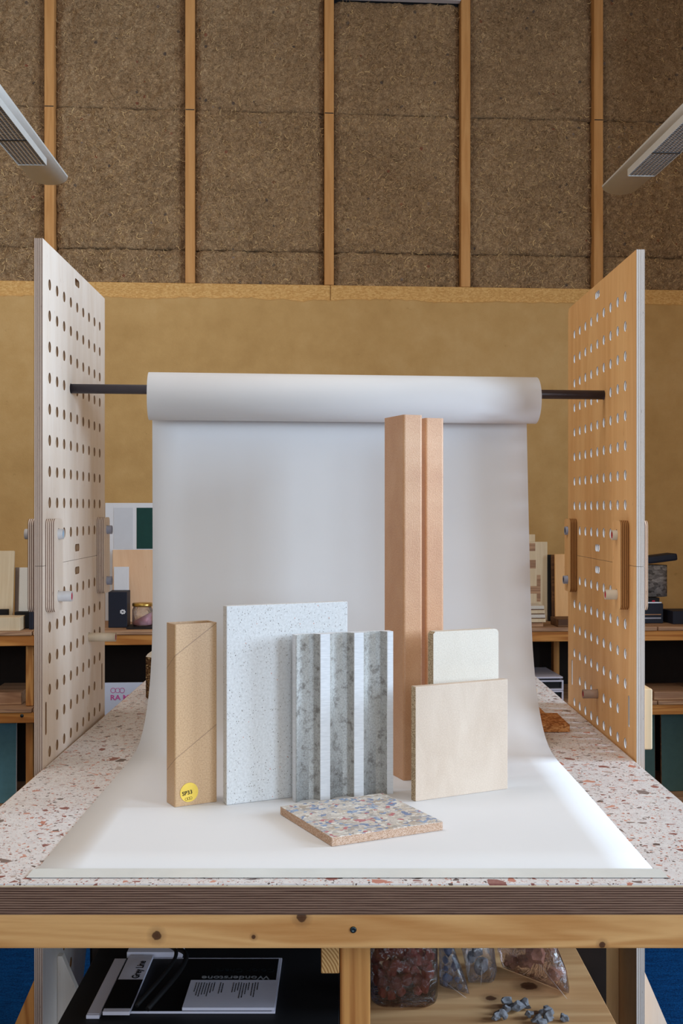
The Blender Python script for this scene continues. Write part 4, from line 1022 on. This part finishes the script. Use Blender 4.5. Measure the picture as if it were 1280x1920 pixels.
# middle shelf
def tray(x0, x1, y0, y1, v, k, label):
    u0, zt = WP(x0, y0, v); u1, zb = WP(x1, y1, v); bm = bmesh.new(); W_ = u1-u0; H = zt-zb; t_ = .007
    add_box(bm, -W_/2, W_/2, 0, .26, H-t_, H); add_box(bm, -W_/2, W_/2, 0, .26, 0, t_); add_box(bm, W_/2-t_, W_/2, 0, .26, t_, H-t_); add_box(bm, -W_/2, -W_/2+t_, 0, .26, t_, H-t_); add_box(bm, -W_/2+t_, W_/2-t_, .24, .26, t_, H-t_, 1)
    e_ = link('book_tray', bm_mesh(bm), [M['lilac'], M['navy']], None, WW((u0+u1)/2, v, zb), (0, 0, A)); tag(e_, label, 'tray')
zb1 = SMZ
def tray2(x0, x1, zb, H, v, label):
    u0, _ = WP(x0, 1290, v); u1, _ = WP(x1, 1290, v); bm = bmesh.new(); W_ = u1-u0; t_ = .006
    add_box(bm, -W_/2, W_/2, 0, .26, H-t_, H); add_box(bm, -W_/2, W_/2, 0, .26, 0, t_); add_box(bm, W_/2-t_, W_/2, 0, .26, t_, H-t_); add_box(bm, -W_/2, -W_/2+t_, 0, .26, t_, H-t_); add_box(bm, -W_/2+t_, W_/2-t_, .012, .25, t_, H-t_, 1)
    e_ = link('carton_tray', bm_mesh(bm), [M['lilac'], M['blackmat']], None, WW((u0+u1)/2, v, zb), (0, 0, A)); tag(e_, label, 'tray')
tray2(955, 1056, SMZ, .040, .44, 'white rimmed dark tray, lower one on the middle shelf by the backdrop')
tray2(955, 1056, SMZ+.0415, .040, .44, 'white rimmed dark tray, upper one on the middle shelf by the backdrop')
u0, _ = WP(955, 1290, .44); u1, _ = WP(1055, 1290, .44)
o = link('white_folder', box(-(u1-u0)/2, (u1-u0)/2, 0, .27, 0, .007, .001), M['lilac'], None, WW((u0+u1)/2, .44, SMZ+.0885), (0, 0, A)); tag(o, 'white folder lying on top of the two white rimmed trays', 'folder')
o = link('grey_folder', box(-(u1-u0)/2, (u1-u0)/2-.01, 0, .25, 0, .006, .001), M['blackmat'], None, WW((u0+u1)/2, .43, SMZ+.0822), (0, 0, A)); tag(o, 'thin dark folder between the white folder and the trays', 'folder')
bx('flat_board', 1226, 1300, 1297, SMZ, .45, .2, M['plank'], 'pale flat board lying on middle shelf at far right', 'board', 0, None, .001)
bx('flat_board', -20, 40, 1299, SMZ, .38, .25, M['plank'], 'brown flat board lying on middle shelf at far left', 'board', 0, None, .001)
# lower bay: coloured sheets standing
def leaner(x0, x1, mat, edge, label):
    u0, _ = WP(x0, 1400, .39); u1, _ = WP(x1, 1400, .39)
    me = box(-(u1-u0)/2, (u1-u0)/2, 0, .012, 0, .325, .0015); me.materials.append(M[mat]); me.materials.append(M[edge]); faces_mat(me, lambda n, c: abs(n.x) > .7, 1)
    o = link('colour_board', me, M[mat], None, WW((u0+u1)/2, .375, SLZ), (R(-1.5), 0, A)); tag(o, label, 'board')
leaner(-60, 29, 'teal', 'white', 'teal board with white edge in the lower bay at far left')
leaner(62, 100, 'teal', 'white', 'teal board in the lower bay just left of the left perforated board')
leaner(1196, 1231, 'tealdark', 'darkwood', 'dull green board in the lower bay just right of the right board')
leaner(1242, 1330, 'tealdark', 'darkwood', 'dull green board with brown edge in the lower bay at far right')
leaner(1100, 1180, 'tealdark', 'darkwood', 'dull green board in the lower bay hidden by right perforated board')

# ============================================================ HANGING STRIP LIGHTS
def lamp(side, X, Y, z, yaw, roll, label):
    e_ = empty('strip_light', (X, Y, CZ+z), yaw, label, 'lamp'); L = 1.62
    rm = Matrix.Rotation(roll, 4, 'Y')
    bm = bmesh.new(); n_ = 20; prof = [(.070*math.cos(math.pi+math.pi*i/n_), .032*math.sin(math.pi+math.pi*i/n_)) for i in range(n_+1)]
    prof += [(.070, .006), (-.070, .006)]
    a = [bm.verts.new((x, 0, z_)) for x, z_ in prof]; b = [bm.verts.new((x, -L, z_)) for x, z_ in prof]; m_ = len(prof)
    for i in range(m_): bm.faces.new((a[i], a[(i+1) % m_], b[(i+1) % m_], b[i])).smooth = i < n_
    bm.faces.new(a); bm.faces.new(b); me = bm_mesh(bm); me.transform(rm); part('housing', me, M['lamp'], e_)
    y1, y0 = -.26, -L+.2; w_ = .045; zb, zt = -.044, -.032; rm = Matrix.Translation((.012*(-side), 0, 0))
    bm = bmesh.new()
    add_box(bm, -w_-.0015, -w_, y0, y1, zb, -.020); add_box(bm, w_, w_+.0015, y0, y1, zb, -.020); add_box(bm, -w_, w_, y1-.002, y1, zb, zt+.01); add_box(bm, -w_, w_, y0, y0+.002, zb, zt+.01)
    me = bm_mesh(bm); me.transform(rm); part('louvre_frame', me, M['lamp'], e_)
    bm = bmesh.new(); add_box(bm, -w_, w_, y0+.002, y1-.002, zt-.0045, zt-.002); me = bm_mesh(bm); me.transform(rm); part('recess', me, M['recess'], e_)
    bm = bmesh.new()
    for k in range(1, 7): x = -w_+2*w_*k/7; add_box(bm, x-.0014, x+.0014, y0+.003, y1-.003, zb+.001, zt-.005)
    y_ = y1-.008
    while y_ > y0+.01:
        add_box(bm, -w_+.001, w_-.001, y_-.0026, y_, zb+.0014, zb+.006); y_ -= .014
    me = bm_mesh(bm); me.transform(rm); o = part('louvre', me, M['louvre'], e_); o['kind'] = 'stuff'
    bm = bmesh.new(); add_box(bm, -w_, w_, -.505, -.500, zb-.0006, zb+.003); me = bm_mesh(bm); me.transform(rm); part('joint', me, M['black'], e_)
    for y_ in (-.75, -L+.12): part('hanger_wire', rod_mesh([(0, y_, .006), (0, y_, 2.75-z)], .0012, 6), M['silver'], e_)
lamp(-1, -1.032, 3.90, 1.176, R(1.4), R(5), 'white hanging strip light with louvre grid, at the upper left')
lamp(1, 1.008, 4.00, 1.170, R(3.0), R(-5), 'white hanging strip light with louvre grid, at the upper right')

# ---- repeats share a group
GR = {'peg': 'pipe pegs in the perforated boards', 'connector_plate': 'connector plates joining the perforated boards', 'foot_brace': 'triangular foot braces of the perforated boards',
      'perforated_panel': 'perforated plywood panels flanking the backdrop', 'leg_panel': 'plywood leg panels under the perforated boards', 'fibre_beam': 'tall wood-fibre beams', 'strip_light': 'hanging strip lights',
      'booklet': 'booklets on the dark lower shelf', 'stone_bag': 'clear bags of stones on the plywood shelf', 'strap': 'black straps over the booklets', 'colour_board': 'coloured boards in the lower rack bay',
      'carton_tray': 'white rimmed trays on the middle shelf', 'tile_stand': 'black tile stands on the top shelf', 'dark_case': 'dark cases stacked on the top shelf'}
for o in bpy.data.objects:
    b = o.name.split('.')[0]
    if o.parent is None and b in GR and 'group' not in o: o['group'] = GR[b]
